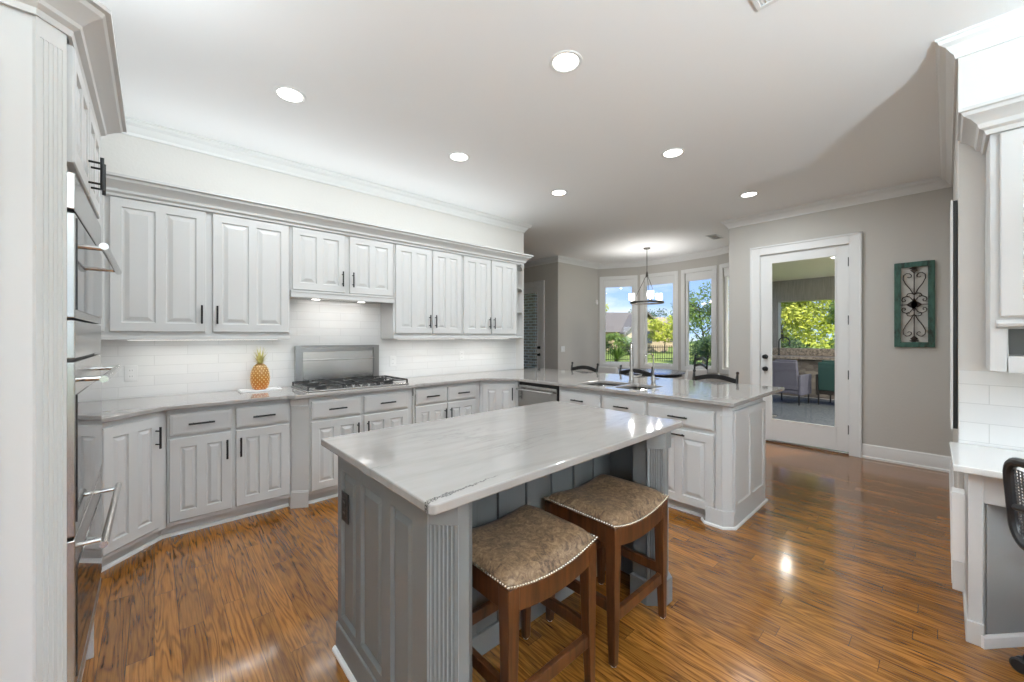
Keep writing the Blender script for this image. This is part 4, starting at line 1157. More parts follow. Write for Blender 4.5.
MB().sweep([(0, D_), (0, -0.012), (W_, -0.012)], CD).build('crown', 'cabinet_paint', hc, smooth=True, angle=0.35)
# tall framed picture seen edge-on on the right wall
r = thing('framed_picture', 'tall framed picture seen edge-on on the right wall', 'picture', (3.30, -0.0445, 0.86))
m = MB(); w_ = 0.05
for (a, b, c, d) in ((0, w_, 0, 1.28), (0.60 - w_, 0.60, 0, 1.28), (w_, 0.60 - w_, 0, w_), (w_, 0.60 - w_, 1.28 - w_, 1.28)): m.box(a, b, 0.018, 0.027, c, d)
m.build('front_frame', 'trim_white', r, 0.002)
MB().box(0.004, 0.596, 0.001, 0.018, 0.004, 1.276).build('backing', 'black_wood', r, 0.002)
MB().box(w_, 0.60 - w_, 0.018, 0.021, w_, 1.28 - w_).build('canvas', 'white_fabric', r)

# office chair
oc = thing('office_chair', 'black mesh office chair pulled up at the white desk', 'office chair', (2.47, -0.50, 0), math.radians(-50))
MB().lathe([(0, 0.075), (0.035, 0.075), (0.035, 0.11), (0.028, 0.115), (0.028, 0.25), (0.018, 0.26), (0.018, 0.40), (0, 0.40)], (0, 0, 0), 16).build('gas_column', 'black_metal', oc, smooth=True)
for k in range(5):
    a = math.radians(110 + 72 * k)
    c_, s_ = math.cos(a), math.sin(a)
    lg = MB().tube([(c_ * 0.03, s_ * 0.03, 0.095), (c_ * 0.16, s_ * 0.16, 0.088), (c_ * 0.325, s_ * 0.325, 0.07)], [0.026, 0.021, 0.016], 10).build('base_arm', 'black_plastic', oc, smooth=True)
    m = MB()
    for o_ in (-0.014, 0.014):
        cx, cy = c_ * 0.335 - s_ * o_, s_ * 0.335 + c_ * o_
        t0 = Vector((cx, cy, 0.029)); ax = Vector((-s_, c_, 0)) * 0.009
        m.tube([t0 - ax, t0 - ax * 0.6, t0 + ax * 0.6, t0 + ax], [0.022, 0.0285, 0.0285, 0.022], 18)
    m.tube([(c_ * 0.335, s_ * 0.335, 0.03), (c_ * 0.325, s_ * 0.325, 0.07)], 0.008, 8)
    m.build('caster', 'black_plastic', lg, smooth=True, angle=0.5)
m = MB(); m.prism(rrect(-0.20, 0.22, -0.205, 0.205, 0.08), 0.415, 0.475); m.build('seat', 'chair_mesh', oc, 0.02, seg=3)
MB().box(-0.12, 0.10, -0.09, 0.09, 0.385, 0.414).build('seat_plate', 'black_metal', oc, 0.006)
def bx(y, z): return -0.21 - 0.055 * (1 - (y / 0.23) ** 2) - 0.09 * (z - 0.55)
def loop(hw, zb, zt, rr):
    return [(bx(y, z), y, z) for y, z in rrect(-hw, hw, zb, zt, rr, 6)]
m = MB(); m.tube(loop(0.245, 0.575, 0.90, 0.08), 0.017, 10, True)
m.tube([(bx(y, 0.76 - 0.05 * abs(y / 0.22)), y, 0.76 - 0.05 * abs(y / 0.22)) for y in [-0.22 + 0.044 * k for k in range(11)]], 0.012, 8)
m.build('back_frame', 'black_plastic', oc, smooth=True)
m = MB()
for z in [0.60 + 0.012 * k for k in range(23)]:
    m.tube([(bx(y, z), y, z) for y in (-0.205, -0.1, 0, 0.1, 0.205)], 0.0026, 5)
for y in [-0.198 + 0.018 * k for k in range(23)]:
    m.tube([(bx(y, z), y, z) for z in (0.595, 0.70, 0.80, 0.868)], 0.0026, 5)
m.build('back_mesh', 'chair_mesh', oc)
m = MB(); m.tube([(-0.06, 0, 0.40), (-0.20, 0, 0.42), (-0.268, 0, 0.50), (bx(0, 0.60), 0, 0.60)], 0.018, 10); m.build('back_bracket', 'black_plastic', oc, smooth=True)

# ------------------------------------------------------------------ green framed iron wall art
wa = thing('wall_art', 'weathered green wooden frame with black iron scrolls beside the glass door', 'wall art', (5.9795, 0.378, 1.268), -PI / 2)
AW, AH, FW = 0.302, 0.902, 0.050
m = MB()
m.box(0, FW, -0.03, 0, 0, AH); m.box(AW - FW, AW, -0.03, 0, 0, AH); m.box(FW, AW - FW, -0.03, 0, 0, FW * 1.05); m.box(FW, AW - FW, -0.03, 0, AH - FW * 1.05, AH)
m.build('frame', 'green_wood', wa, 0.003)
def spiral(cx, cz, r0, r1, a0, a1, n=18): return [(cx + (r0 + (r1 - r0) * k / n) * math.cos(a0 + (a1 - a0) * k / n), -0.016, cz + (r0 + (r1 - r0) * k / n) * math.sin(a0 + (a1 - a0) * k / n)) for k in range(n + 1)]
m = MB(); cx, cz = AW / 2, AH / 2; R_ = 0.0042
m.tube([(cx, -0.016, FW), (cx, -0.016, AH - FW)], R_, 8)
for sx_ in (-1, 1):
    for sz in (-1, 1):
        # heart-shaped scroll
        pts = [(cx + sx_ * x, -0.016, cz + sz * z) for x, z in ((0.004, 0.105), (0.03, 0.165), (0.065, 0.225), (0.084, 0.275), (0.080, 0.315), (0.058, 0.335), (0.034, 0.330), (0.020, 0.312), (0.022, 0.294), (0.038, 0.287), (0.050, 0.297))]
        m.tube(pts, R_, 7)
        pts = [(cx + sx_ * x, -0.016, cz + sz * z) for x, z in ((0.010, 0.045), (0.030, 0.078), (0.060, 0.090), (0.086, 0.076), (0.094, 0.052), (0.084, 0.034), (0.068, 0.036), (0.064, 0.050), (0.074, 0.058))]
        m.tube(pts, R_, 7)
        pts = [(cx + sx_ * x, -0.016, cz + sz * z) for x, z in ((0.006, 0.112), (0.026, 0.122), (0.048, 0.116), (0.056, 0.098), (0.044, 0.086), (0.034, 0.094))]
        m.tube(pts, R_, 7)
m.tube([(FW, -0.016, cz), (AW - FW, -0.016, cz)], R_, 7)
m.build('scrollwork', 'iron', wa, smooth=True)
def diamond(m, x, z, w_, h_):
    P = [(x - w_, z), (x, z - h_), (x + w_, z), (x, z + h_)]
    m.prism_ax(P, -0.022, -0.010, 'y')
m = MB(); diamond(m, cx, cz, 0.062, 0.052); diamond(m, cx, cz, 0.03, 0.08); m.build('centre_leaf', 'iron', wa, 0.003)
for sz in (-1, 1):
    m = MB(); diamond(m, cx, cz + sz * 0.362, 0.030, 0.034); diamond(m, cx, cz + sz * 0.385, 0.040, 0.018); m.build('leaf_finial', 'iron', wa, 0.003)

# ------------------------------------------------------------------ ceiling fixtures
cans = [((1.80, 1.51), 'recessed ceiling light nearest the camera above the island'), ((0.674, 2.957), 'recessed ceiling light above the pineapple counter'), ((2.035, 2.952), 'recessed ceiling light above the cooktop side walkway'),
        ((3.372, 2.928), 'recessed ceiling light above the dishwasher corner'), ((3.39, 1.62), 'recessed ceiling light above the peninsula sink'), ((5.02, 1.51), 'recessed ceiling light nearest the glass door')]
for (x, y), lab in cans:
    r = thing('recessed_light', lab, 'ceiling light', (x, y, CH), 0, 'recessed ceiling lights')
    MB().lathe([(0.074, -0.001), (0.078, -0.004), (0.092, -0.006), (0.097, -0.003), (0.097, 0.0), (0.074, 0.0)], (0, 0, 0), 32).build('trim_ring', 'trim_white', r, smooth=True)
    MB().lathe([(0, -0.0035), (0.075, -0.0035), (0.075, -0.0005), (0, -0.0005)], (0, 0, 0), 28).build('lens', 'lamp_glow', r)
    light('recessed_lamp', 'AREA', (0, 0, -0.012), 8.5, (0.90, 0.96, 1.0), 0.11, None, (0, 0, -1), r)
def vent(label, loc, w, d, rz=0):
    r = thing('ceiling_vent', label, 'vent', loc, rz)
    m = MB(); t_ = 0.02
    for (a, b, c, e) in ((-w / 2, w / 2, -d / 2, -d / 2 + t_), (-w / 2, w / 2, d / 2 - t_, d / 2), (-w / 2, -w / 2 + t_, -d / 2 + t_, d / 2 - t_), (w / 2 - t_, w / 2, -d / 2 + t_, d / 2 - t_)): m.box(a, b, c, e, -0.008, 0)
    m.build('frame', 'trim_white', r, 0.002)
    m = MB(); k = -d / 2 + t_ + 0.008
    while k < d / 2 - t_:
        m.quad((-w / 2 + t_, k, -0.007), (w / 2 - t_, k, -0.007), (w / 2 - t_, k + 0.010, -0.001), (-w / 2 + t_, k + 0.010, -0.001)); k += 0.016
    m.build('louvres', 'white_plastic', r)
vent('white air vent in the nook ceiling near the chandelier', (6.72, 2.52, CH), 0.32, 0.16, 0)
vent('white air vent in the ceiling at the top edge of the view', (2.07, 0.48, CH), 0.30, 0.30, 0)

# unseen torchiere added behind the camera as fill, shining up at the ceiling
for x, y, pw_, lab in ((0.15, -2.2, 255, 'added torchiere-shaped fill lamp behind the camera, lighting the ceiling'),):
    r = thing('added_fill_lamp', lab, 'fill lamp', (x, y, 0))
    MB().lathe([(0, 0), (0.14, 0), (0.14, 0.015), (0.03, 0.03), (0, 0.03)], (0, 0, 0), 28).build('base', 'nickel', r, smooth=True)
    MB().tube([(0, 0, 0.02), (0, 0, 1.56)], 0.012, 10).build('pole', 'nickel', r, smooth=True)
    MB().lathe([(0.0, 1.55), (0.08, 1.56), (0.17, 1.61), (0.21, 1.68), (0.20, 1.68), (0.16, 1.62), (0.08, 1.575), (0.0, 1.57)], (0, 0, 0), 32).build('lamp_shade', 'nickel', r, smooth=True)
    light('ceiling_fill_light', 'AREA', (0, 0, 1.66), pw_, (0.76, 0.90, 1.0), 0.30, None, (0, 0, 1), r)

# chandelier
chd = thing('chandelier', 'round bronze chandelier with frosted glass shades in the breakfast nook', 'chandelier', (6.66, 3.67, 0))
MB().lathe([(0, 2.975), (0.05, 2.978), (0.062, 2.99), (0.062, 3.0), (0, 3.0)], (0, 0, 0), 24).build('canopy', 'bronze', chd, smooth=True)
m = MB().tube([(0, 0, 2.98), (0, 0, 2.55)], 0.006, 8); m.build('rod', 'bronze', chd, smooth=True)
m = MB(); m.lathe([(0, 2.46), (0.018, 2.47), (0.024, 2.50), (0.018, 2.54), (0.010, 2.57), (0, 2.575)], (0, 0, 0), 16); m.build('hub', 'bronze', chd, smooth=True)
RR = 0.285
m = MB()
prof_ = [(RR - 0.008, 1.985), (RR + 0.008, 1.985), (RR + 0.008, 2.018), (RR - 0.008, 2.018), (RR - 0.008, 1.985)]
L = []
for k in range(48):
    a = 2 * PI * k / 48
    L.append([m.v((r_ * math.cos(a), r_ * math.sin(a), z)) for r_, z in prof_[:4]])
for k in range(48):
    a, b = L[k], L[(k + 1) % 48]
    for j in range(4): m.bm.faces.new([a[j], a[(j + 1) % 4], b[(j + 1) % 4], b[j]])
m.build('ring', 'bronze', chd, smooth=True, angle=0.5)
off = math.atan2(-0.67216, 0.74040)
for k in range(3):
    a = math.radians(143) + 2 * PI * k / 3 + off
    px, py = RR * math.cos(a), RR * math.sin(a)
    MB().tube([(0.012 * math.cos(a), 0.012 * math.sin(a), 2.50), (px * 0.92, py * 0.92, 2.012)], 0.0045, 8).build('arm', 'bronze', chd, smooth=True)
    s_ = MB().lathe([(0.0, 2.018), (0.030, 2.02), (0.034, 2.035), (0.014, 2.05), (0.0, 2.052)], (px, py, 0), 16).build('socket_cup', 'bronze', chd, smooth=True)
    light('chandelier_lamp', 'POINT', (px, py, 2.13), 8.5, (1, 0.985, 0.96), parent=chd, shadow_soft_size=0.03)
    sh = MB().lathe([(0.030, 2.052), (0.054, 2.056), (0.057, 2.07), (0.057, 2.19), (0.055, 2.19), (0.054, 2.07), (0.030, 2.056)], (px, py, 0), 24).build('glass_shade', 'shade_glow', chd, smooth=True)

# ------------------------------------------------------------------ bar chairs and breakfast table
def ladder_chair(name, label, cat, loc, rz, seat, topz, group):
    """chair facing local -x, its back at local x=+0.2"""
    r = thing(name, label, cat, loc, rz, group)
    hw = 0.222
    m = MB(); m.prism(rrect(-0.21, 0.20, -0.22, 0.22, 0.04), seat - 0.035, seat); m.build('seat', 'black_wood', r, 0.006)
    for sy in (-1, 1):
        y = sy * hw
        m = MB(); m.tube([(0.20, y * 0.93, 0.0), (0.19, y * 0.95, seat - 0.02), (0.205, y * 0.99, seat + 0.15), (0.235, y, topz - 0.055), (0.243, y, topz - 0.02)], [0.016, 0.018, 0.017, 0.014, 0.011], 10)
        m.build('back_post', 'black_wood', r, smooth=True)
        m = MB(); m.tube([(-0.19, y * 0.92, 0.0), (-0.185, y * 0.92, seat - 0.03)], [0.014, 0.018], 10); m.build('leg', 'black_wood', r, smooth=True)
        m = MB(); m.sphere((0.244, y, topz - 0.008), 0.0165, 12, 8); m.lathe([(0.0, topz - 0.03), (0.014, topz - 0.026), (0.0, topz - 0.022)], (0.243, y, 0), 12); m.build('finial', 'black_wood', r, smooth=True)
        m = MB(); m.tube([(-0.187, y * 0.92, 0.22), (0.195, y * 0.94, 0.22)], 0.010, 8); m.build('stretcher', 'black_wood', r, smooth=True)
    for zc, hgt in ((topz - 0.095, 0.05), (topz - 0.20, 0.04)):
        m = MB(); L = []
        for i in range(15):
            t = 2 * i / 14 - 1
            y = t * hw * 0.985
            lift = 0.036 * (math.cos(t * PI * 0.5) ** 1.2 if abs(t) < 1 else 0)
            xx = 0.226 + 0.022 * (1 - t * t) - (topz - 0.095 - zc) * 0.15
            z0, z1 = zc - hgt / 2 + lift, zc + hgt / 2 + lift
            L.append([m.v((xx - 0.009, y, z0)), m.v((xx + 0.009, y, z0)), m.v((xx + 0.009, y, z1)), m.v((xx - 0.009, y, z1))])
        for a, b in zip(L, L[1:]):
            for k in range(4): m.bm.faces.new([a[k], a[(k + 1) % 4], b[(k + 1) % 4], b[k]])
        m.bm.faces.new(L[0]); m.bm.faces.new(L[-1][::-1])
        m.build('back_slat', 'black_wood', r, smooth=True, angle=0.6)
    m = MB(); m.tube([(-0.187, -0.20, 0.26), (-0.187, 0.20, 0.26)], 0.011, 8); m.build('foot_rail', 'black_wood', r, smooth=True)
    return r
bc = ladder_chair('bar_chair', 'black bar chair at the free end of the peninsula near the glass door', 'bar chair', (4.27, 1.687, 0), 0, 0.63, 1.005, 'bar chairs behind the peninsula')
dup(bc, (4.27, 2.635, 0), 0, 'middle black bar chair, directly behind the sink faucet')
dup(bc, (4.27, 3.440, 0), 0, 'black bar chair furthest along the peninsula, below the light switch')
tb = thing('breakfast_table', 'round breakfast table with glossy top under the chandelier', 'table', (6.62, 3.62, 0))
MB().lathe([(0, 0.735), (0.60, 0.735), (0.62, 0.742), (0.62, 0.752), (0.60, 0.758), (0, 0.758)], (0, 0, 0), 48).build('tabletop', 'steel', tb, smooth=True, angle=0.5)
MB().lathe([(0, 0.69), (0.56, 0.69), (0.56, 0.7345), (0, 0.7345)], (0, 0, 0), 40).build('apron', 'black_wood', tb)
MB().lathe([(0.30, 0.0), (0.30, 0.03), (0.12, 0.06), (0.07, 0.15), (0.06, 0.35), (0.085, 0.50), (0.06, 0.60), (0.15, 0.69)], (0, 0, 0), 24).build('pedestal', 'black_wood', tb, smooth=True)
ladder_chair('dining_chair', 'black ladder-back chair between breakfast table and bay window', 'dining chair', (7.02, 3.08, 0), math.radians(-42), 0.45, 1.05, None)
def parsons(label, loc, rz):
    r = thing('upholstered_chair', label, 'dining chair', loc, rz, 'white upholstered chairs at the breakfast table')
    m = MB(); m.prism(rrect(-0.22, 0.20, -0.225, 0.225, 0.05), 0.38, 0.48); m.build('seat', 'white_fabric', r, 0.02, seg=3)
    m = MB(); m.hull([[(0.17, -0.22, 0.40), (0.23, -0.22, 0.40), (0.23, 0.22, 0.40), (0.17, 0.22, 0.40)], [(0.20, -0.225, 0.62), (0.265, -0.225, 0.62), (0.265, 0.225, 0.62), (0.20, 0.225, 0.62)], [(0.25, -0.205, 0.87), (0.30, -0.205, 0.87), (0.30, 0.205, 0.87), (0.25, 0.205, 0.87)]])
    m.build('backrest', 'white_fabric', r, 0.018, seg=3)
    for x in (-0.19, 0.19):
        for y in (-0.19, 0.19):
            MB().hull([[(x - .014, y - .014, 0), (x + .014, y - .014, 0), (x + .014, y + .014, 0), (x - .014, y + .014, 0)], [(x - .02, y - .02, 0.385), (x + .02, y - .02, 0.385), (x + .02, y + .02, 0.385), (x - .02, y + .02, 0.385)]]).build('leg', 'black_wood', r)
    return r
pc = parsons('white upholstered chair at the near side of the breakfast table', (5.94, 3.80, 0), math.radians(172))
dup(pc, (6.33, 2.86, 0), math.radians(-110), 'white upholstered chair between the breakfast table and the glass door wall')

# ------------------------------------------------------------------ outside: ground, patio, neighbours, planting
GZ = -0.20
struct(MB().box(-60, 140, -60, 140, GZ - 0.3, GZ).build('ground', 'grass'))
struct(MB().box(6.12, 12.4, -2.5, 1.98, -0.14, -0.005).box(8.05, 12.4, 1.98, 4.0, -0.14, -0.005).build('patio_floor', 'concrete'))
struct(MB().prism([(6.13, -2.6), (12.6, -2.6), (12.6, 3.3), (8.35, 3.3), (7.95, 2.55), (7.46, 1.98), (6.13, 1.98)], 2.85, 3.0).build('patio_ceiling', 'patio_ceiling'))
struct(MB().box(12.2, 12.5, -2.6, 3.28, 2.30, 2.86).box(8.4, 12.2, 3.10, 3.28, 2.66, 2.86).build('beam_patio', 'patio_wood'))
struct(MB().box(12.2, 12.45, 2.98, 3.27, -0.005, 2.30).build('column_patio', 'patio_wood'))
struct(MB().prism([(-4.2, -5.4), (6.12, -5.4), (6.12, -2.7), (12.7, -2.7), (12.7, 3.35), (8.3, 3.35), (8.1, 3.6), (7.9, 4.9), (7.4, 5.6), (8.0, 6.9), (8.0, 8.3), (-4.2, 8.3)], 3.20, 3.40).build('roof', 'roof_grey'))  # unseen; keeps the sun out, overhang shaped to shade the brick wall
struct(MB().box(7.25, 7.65, 7.12, 11.0, GZ, 3.15).build('wall_brick', 'brick'))
rg = MB().box(6.5, 10.9, -1.0, 1.97, -0.0045, 0.008).box(8.1, 10.9, 1.97, 3.2, -0.0045, 0.008).build('outdoor_rug', 'rug_grey'); tag(rg, 'grey flecked outdoor rug on the patio beyond the glass door', 'rug')
ok = thing('outdoor_kitchen', 'outdoor counter of dark stone with granite top on the patio', 'counter', (0, 0, 0))
MB().box(11.1, 11.75, 1.2, 3.5, -0.005, 0.86).build('stone_base', 'stacked_stone', ok, 0.01)
MB().box(11.02, 11.83, 1.12, 3.58, 0.86, 0.92).build('granite_top', 'granite', ok, 0.008)
MB().box(11.72, 11.83, 1.12, 3.58, 0.92, 1.10).build('raised_ledge', 'granite', ok, 0.008)
tp = thing('outdoor_tap', 'black gooseneck tap on the outdoor counter', 'faucet', (11.45, 2.78, 0.92))
MB().lathe([(0, 0), (0.03, 0), (0.025, 0.02), (0.016, 0.05), (0, 0.05)], (0, 0, 0), 16).build('base', 'black_metal', tp, smooth=True)
MB().tube([(0, 0, 0.03), (0, 0, 0.34)] + [(0, -0.11 + 0.11 * math.cos(a), 0.34 + 0.11 * math.sin(a)) for a in [PI * k / 8 for k in range(1, 9)]] + [(0, -0.22, 0.26)], 0.015, 10).build('spout', 'black_metal', tp, smooth=True)
lm = thing('table_lamp', 'cream shaded lamp at the left end of the outdoor counter', 'lamp', (11.45, 3.12, 0.92))
MB().lathe([(0, 0), (0.08, 0), (0.08, 0.02), (0.03, 0.05), (0.05, 0.12), (0.02, 0.2), (0, 0.2)], (0, 0, 0), 16).build('base', 'granite', lm, smooth=True)
MB().lathe([(0.19, 0.17), (0.155, 0.50), (0.15, 0.50), (0.185, 0.17)], (0, 0, 0), 24).build('shade', 'lamp_shade', lm, smooth=True)
def armchair(label, loc, rz, wick, cush, back=None):
    back = back or wick
    r = thing('patio_armchair', label, 'armchair', loc, rz); r.scale = (0.8, 0.72, 0.98)
    m = MB(); m.box(-0.32, 0.32, -0.33, 0.33, 0.22, 0.34); m.build('seat_base', wick, r, 0.015)
    m = MB(); m.hull([[(0.24, -0.33, 0.30), (0.34, -0.33, 0.30), (0.34, 0.33, 0.30), (0.24, 0.33, 0.30)], [(0.32, -0.31, 0.88), (0.40, -0.31, 0.88), (0.40, 0.31, 0.88), (0.32, 0.31, 0.88)]]); m.build('backrest', back, r, 0.02, seg=3)
    for sy in (-1, 1):
        y0, y1 = sorted((sy * 0.33, sy * 0.40)); m = MB(); m.box(-0.33, 0.34, y0, y1, 0.20, 0.62); m.build('arm', wick, r, 0.02, seg=3)
    m = MB(); m.box(-0.33, 0.22, -0.31, 0.31, 0.345, 0.46); m.build('seat_cushion', cush, r, 0.03, seg=3)
    m = MB(); m.hull([[(0.13, -0.29, 0.46), (0.24, -0.29, 0.46), (0.24, 0.29, 0.46), (0.13, 0.29, 0.46)], [(0.22, -0.28, 0.92), (0.30, -0.28, 0.92), (0.30, 0.28, 0.92), (0.22, 0.28, 0.92)]]); m.build('back_cushion', cush, r, 0.03, seg=3)
    for x in (-0.28, 0.30):
        for y in (-0.34, 0.34): MB().tube([(x, y, 0.0), (x, y, 0.22)], 0.02, 8).build('leg', 'black_wood', r)
    return r
armchair('lilac grey wicker armchair nearest the outdoor tap', (9.80, 2.18, 0.008), math.radians(172), 'wicker_lilac', 'wicker_lilac')
armchair('dark patio armchair with teal back on the patio rug', (10.15, 1.44, 0.008), math.radians(165), 'wicker_dark', 'cushion_teal', 'cushion_teal')
# ceiling can in the patio, and two unseen ones added to brighten it
for px_, py_, pw_, lab in ((8.6, 1.98, 4, 'recessed light in the patio ceiling straight out from the glass door'), (9.6, -1.2, 80, 'added fill light out of view at the far right of the patio ceiling'), (7.5, 0.0, 80, 'added fill light out of view in the patio ceiling near the house wall')):
    r = thing('patio_light', lab, 'ceiling light', (px_, py_, 2.85))
    MB().lathe([(0.05, -0.006), (0.09, -0.006), (0.09, 0), (0.05, 0)], (0, 0, 0), 20).build('trim_ring', 'trim_white', r); MB().lathe([(0, -0.004), (0.05, -0.004), (0.05, 0), (0, 0)], (0, 0, 0), 20).build('lens', 'lamp_glow', r)
    light('patio_lamp', 'AREA', (0, 0, -0.02), pw_, (1, 0.93, 0.82), 0.1, None, (0, 0, -1), r)
# cedar bracket under the bay eave
br_ = thing('roof_bracket', 'dark curved timber bracket under the eave outside the third window', 'bracket', (8.15, 2.95, 0), 0)
m = MB()
arc = [(0.0, 2.20)] + [(0.55 * (1 - math.cos(a)), 2.20 + 0.55 * math.sin(a)) for a in [PI / 2 * k / 8 for k in range(9)]] + [(0.62, 2.75), (0.62, 2.86), (-0.12, 2.86), (-0.12, 2.12), (-0.02, 2.12)]
m.prism_ax([(0.0 + p[0], p[1]) for p in arc], -0.05, 0.05, 'x'); m.build('curved_brace', 'cedar', br_, 0.006)
MB().box(-0.07, 0.07, -0.14, 0.95, 2.86, 2.98).build('beam_end', 'cedar', br_, 0.006)

def tree(name, label, cat, loc, h, w, leafm, n, size, seed, trunk=True, group=None, flat=1.0, low=0.25):
    rnd_ = random.Random(seed)
    r = thing(name, label, cat, loc, 0, group)
    if trunk:
        m = MB(); m.tube([(0, 0, 0), (0.05 * w, 0, h * 0.3), (0.0, 0.06 * w, h * 0.62)], [0.05 * h * 0.35, 0.03 * h * 0.35, 0.01 * h * 0.35], 7)
        for k in range(7):
            a = k * 2.4; z = h * (0.25 + 0.06 * k)
            m.tube([(0.03 * w, 0.03 * w, z), (math.cos(a) * w * 0.3, math.sin(a) * w * 0.3, z + h * 0.22)], [0.008 * h, 0.003 * h], 6)
        m.build('trunk', 'bark', r, smooth=True)
    m = MB()
    blobs = [(Vector((rnd_.uniform(-1, 1) * w * 0.33, rnd_.uniform(-1, 1) * w * 0.33, h * rnd_.uniform(low + 0.1, 0.84))), rnd_.uniform(0.13, 0.26)) for _ in range(15)]
    for _ in range(n):
        c, rr = blobs[rnd_.randrange(len(blobs))]
        d = Vector((rnd_.gauss(0, 1), rnd_.gauss(0, 1), rnd_.gauss(0, 1))).normalized() * (rnd_.random() ** 0.4)
        p = c + Vector((d.x * rr * w, d.y * rr * w, d.z * rr * h * 0.75 * flat))
        if p.z < 0.03: p.z = 0.03 + rnd_.random() * 0.1
        a = Vector((rnd_.gauss(0, 1), rnd_.gauss(0, 1), rnd_.gauss(0, 1))).normalized(); b = a.orthogonal().normalized()
        s_ = size * rnd_.uniform(0.6, 1.3)
        m.quad(p - a * s_, p + b * s_ * 0.45, p + a * s_, p - b * s_ * 0.45)
    m.build('foliage', leafm, r)
    return r
def at(u, d):       # a point d metres ahead at image column u, on the ground
    rt = (u - 512) / 394.0 * d
    return (0.74040 * rt + 0.67216 * d, -0.67216 * rt + 0.74040 * d, GZ)
tree('shade_tree', 'loose tree with airy top filling the third bay window', 'tree', at(703, 21), 4.6, 3.6, 'leaf_green', 4200, 0.085, 3)
tree('shrub', 'dense green shrub below the airy tree in the third window', 'shrub', at(708, 14.5), 1.8, 2.3, 'leaf_dark', 2600, 0.07, 4, False, low=0.0)
tree('shrub', 'sage grey shrub close outside the third bay window', 'shrub', at(704, 10.2), 0.95, 1.25, 'leaf_sage', 2600, 0.035, 5, False, low=0.0)
tree('shade_tree', 'dark round tree behind the tan house', 'tree', at(648, 85), 8.4, 9.0, 'leaf_dark', 2600, 0.25, 6)
tree('shade_tree', 'yellow green tree right of the tan house', 'tree', at(664, 38), 4.0, 4.2, 'leaf_yellow', 2800, 0.13, 7)
tree('shade_tree', 'green tree peeking left of the grey roofed house', 'tree', at(605, 66), 7.6, 5.0, 'leaf_yellow', 2200, 0.2, 8)
tree('shade_tree', 'tall green tree beyond the hall door', 'tree', at(537, 26), 4.6, 3.6, 'leaf_yellow', 2600, 0.11, 9)
tree('shade_tree', 'bright yellow green tree beyond the patio counter on the left', 'tree', at(781, 16.5), 5.4, 3.8, 'leaf_yellow', 6500, 0.10, 10, low=0.05)
tree('shade_tree', 'green tree beyond the patio counter in the middle', 'tree', at(808, 24), 7.2, 6.4, 'leaf_yellow', 9000, 0.12, 11, low=0.05)
tree('shade_tree', 'dark leaning tree at the right of the patio view', 'tree', at(856, 14.2), 5.0, 1.7, 'leaf_green', 3500, 0.09, 12, low=0.05)
tree('shrub', 'dark green bush right behind the patio counter', 'shrub', at(799, 13.9), 1.6, 1.5, 'leaf_dark', 3000, 0.06, 13, False, low=0.0)
tree('shrub', 'pale grassy bush behind the right end of the patio counter', 'shrub', at(836, 12.9), 1.4, 1.1, 'leaf_sage', 2600, 0.06, 14, False, low=0.0)
tree('shrub', 'green hedge shrub in front of the grey roofed house on the left', 'shrub', at(609, 36), 2.0, 2.6, 'leaf_green', 2200, 0.10, 21, False, low=0.0)
tree('shrub', 'green hedge shrub in front of the grey roofed house near the window post', 'shrub', at(626, 34), 1.7, 2.4, 'leaf_green', 2200, 0.10, 22, False, low=0.0)
# spiky palm in front of the bay
pl = thing('yucca_palm', 'spiky palm growing on the lawn outside the first bay window', 'palm', at(617, 14.5))
MB().tube([(0, 0, 0), (0.03, 0, 0.4), (0.0, 0.02, 0.75)], [0.09, 0.075, 0.06], 8).build('trunk', 'bark', pl, smooth=True)
m = MB(); rn = random.Random(5)
for i in range(150):
    a = rn.uniform(0, 2 * PI); el = rn.uniform(-0.5, 1.45); L_ = rn.uniform(0.5, 0.8)
    d = Vector((math.cos(a) * math.cos(el), math.sin(a) * math.cos(el), math.sin(el))); sd = Vector((-math.sin(a), math.cos(a), 0)) * 0.017
    p0 = Vector((0, 0, 0.75)); p1 = p0 + d * L_ * 0.6; p2 = p0 + d * L_ - Vector((0, 0, 0.10))
    m.quad(p0 - sd * 0.5, p0 + sd * 0.5, p1 + sd, p1 - sd); m.bm.faces.new([m.v(p1 - sd), m.v(p1 + sd), m.v(p2)])
m.build('fronds', 'leaf_green', pl)
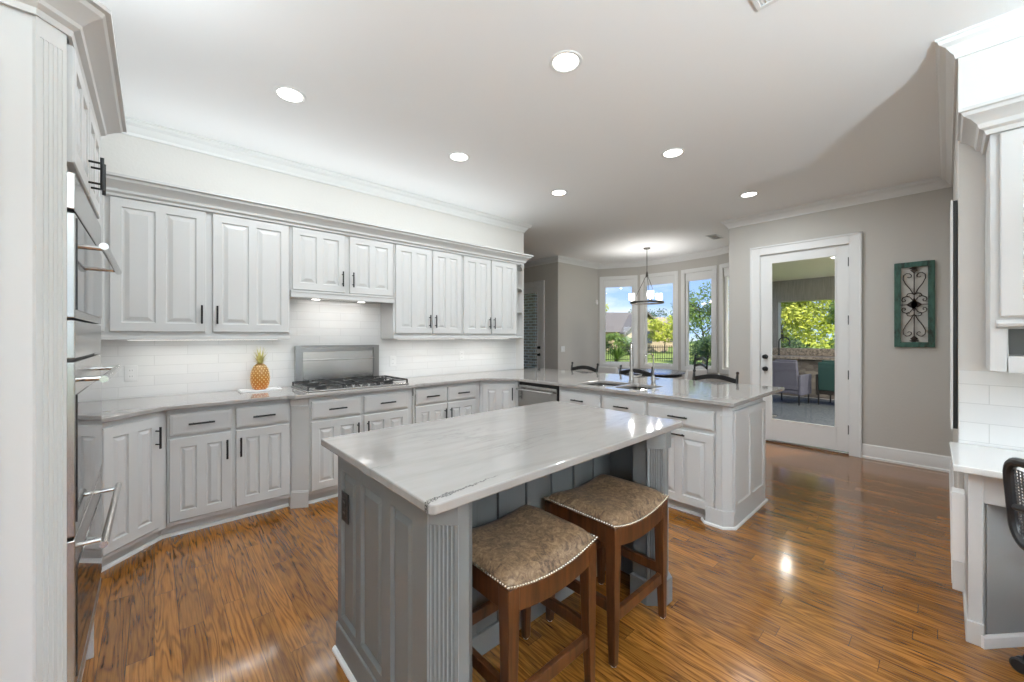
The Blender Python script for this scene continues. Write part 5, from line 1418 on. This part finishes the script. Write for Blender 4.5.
# neighbours' houses
def house(label, loc, rz, w, d, eave, ridge, wallm, roofm, gables):
    r = thing('house', label, 'house', loc, rz)
    MB().box(-w / 2, w / 2, -d / 2, d / 2, 0, eave).build('walls', wallm, r)
    o = 0.5
    m = MB(); hip = w * 0.22
    a = [(-w / 2 - o, -d / 2 - o, eave), (w / 2 + o, -d / 2 - o, eave), (w / 2 + o, d / 2 + o, eave), (-w / 2 - o, d / 2 + o, eave)]
    e, f_ = (-w / 2 + hip, 0, ridge), (w / 2 - hip, 0, ridge)
    V = [m.v(p) for p in a]; E_, F_ = m.v(e), m.v(f_)
    m.bm.faces.new([V[0], V[1], F_, E_]); m.bm.faces.new([V[1], V[2], F_]); m.bm.faces.new([V[2], V[3], E_, F_]); m.bm.faces.new([V[3], V[0], E_]); m.bm.faces.new(V[::-1])
    m.build('roof', roofm, r)
    for (gx_, gw, gh, gm) in gables:
        m = MB(); y0, y1 = -d / 2 - 1.6, -d / 2 + 1.5
        m.prism_ax([(gx_ - gw / 2, 0), (gx_ + gw / 2, 0), (gx_ + gw / 2, eave), (gx_, gh - 0.15), (gx_ - gw / 2, eave)], y0, y1, 'y'); gb = m.build('gable_wing', gm, r)
        m = MB()
        for s_ in (-1, 1):
            P = [(gx_, gh), (gx_ + s_ * (gw / 2 + 0.4), eave - 0.25), (gx_ + s_ * (gw / 2 + 0.4), eave - 0.05), (gx_, gh + 0.22)]
            m.prism_ax(P, y0 - 0.4, d * 0.1, 'y')
        m.build('gable_roof', roofm, gb)
        MB().box(gx_ - 0.6, gx_ + 0.6, y0 - 0.03, y0 + 0.02, 0.9, 2.2).build('window', 'house_glass', gb)
    for k in (-0.32, 0.30):
        MB().box(w * k - 0.7, w * k + 0.7, -d / 2 - 0.03, -d / 2 + 0.02, 0.8, 2.1).build('window', 'house_glass', r)
    return r
p = at(614, 47); house('grey roofed neighbouring house seen through the first bay window', p, math.radians(-38), 9.5, 8, 2.1, 4.5, 'house_tan', 'roof_grey', [(1.6, 4.2, 4.0, 'house_tan')])
p = at(651, 68); house('tan neighbouring house seen through the second bay window', p, math.radians(-44), 9.0, 7, 3.0, 5.0, 'house_tan', 'roof_tan', [(-1.2, 3.4, 4.6, 'house_tan')])
# iron fence along the lawn
fr = thing('iron_fence', 'black iron picket fence across the lawn behind the bay windows', 'fence', (0, 0, 0))
A, B = Vector(at(585, 24)), Vector(at(735, 27))
rails = MB()
for z in (0.18, 0.92): rails.tube([A + Vector((0, 0, z)), B + Vector((0, 0, z))], 0.022, 6)
rails.build('rail', 'black_metal', fr)
N = 84
pk = None
for k in range(N + 1):
    q_ = A + (B - A) * (k / N)
    if pk is None:
        pk = MB().box(-0.012, 0.012, -0.012, 0.012, 0.0, 1.05).build('picket', 'black_metal', fr); o = pk
    else:
        o = pk.copy(); COL.objects.link(o); o.parent = fr
    o.location = q_
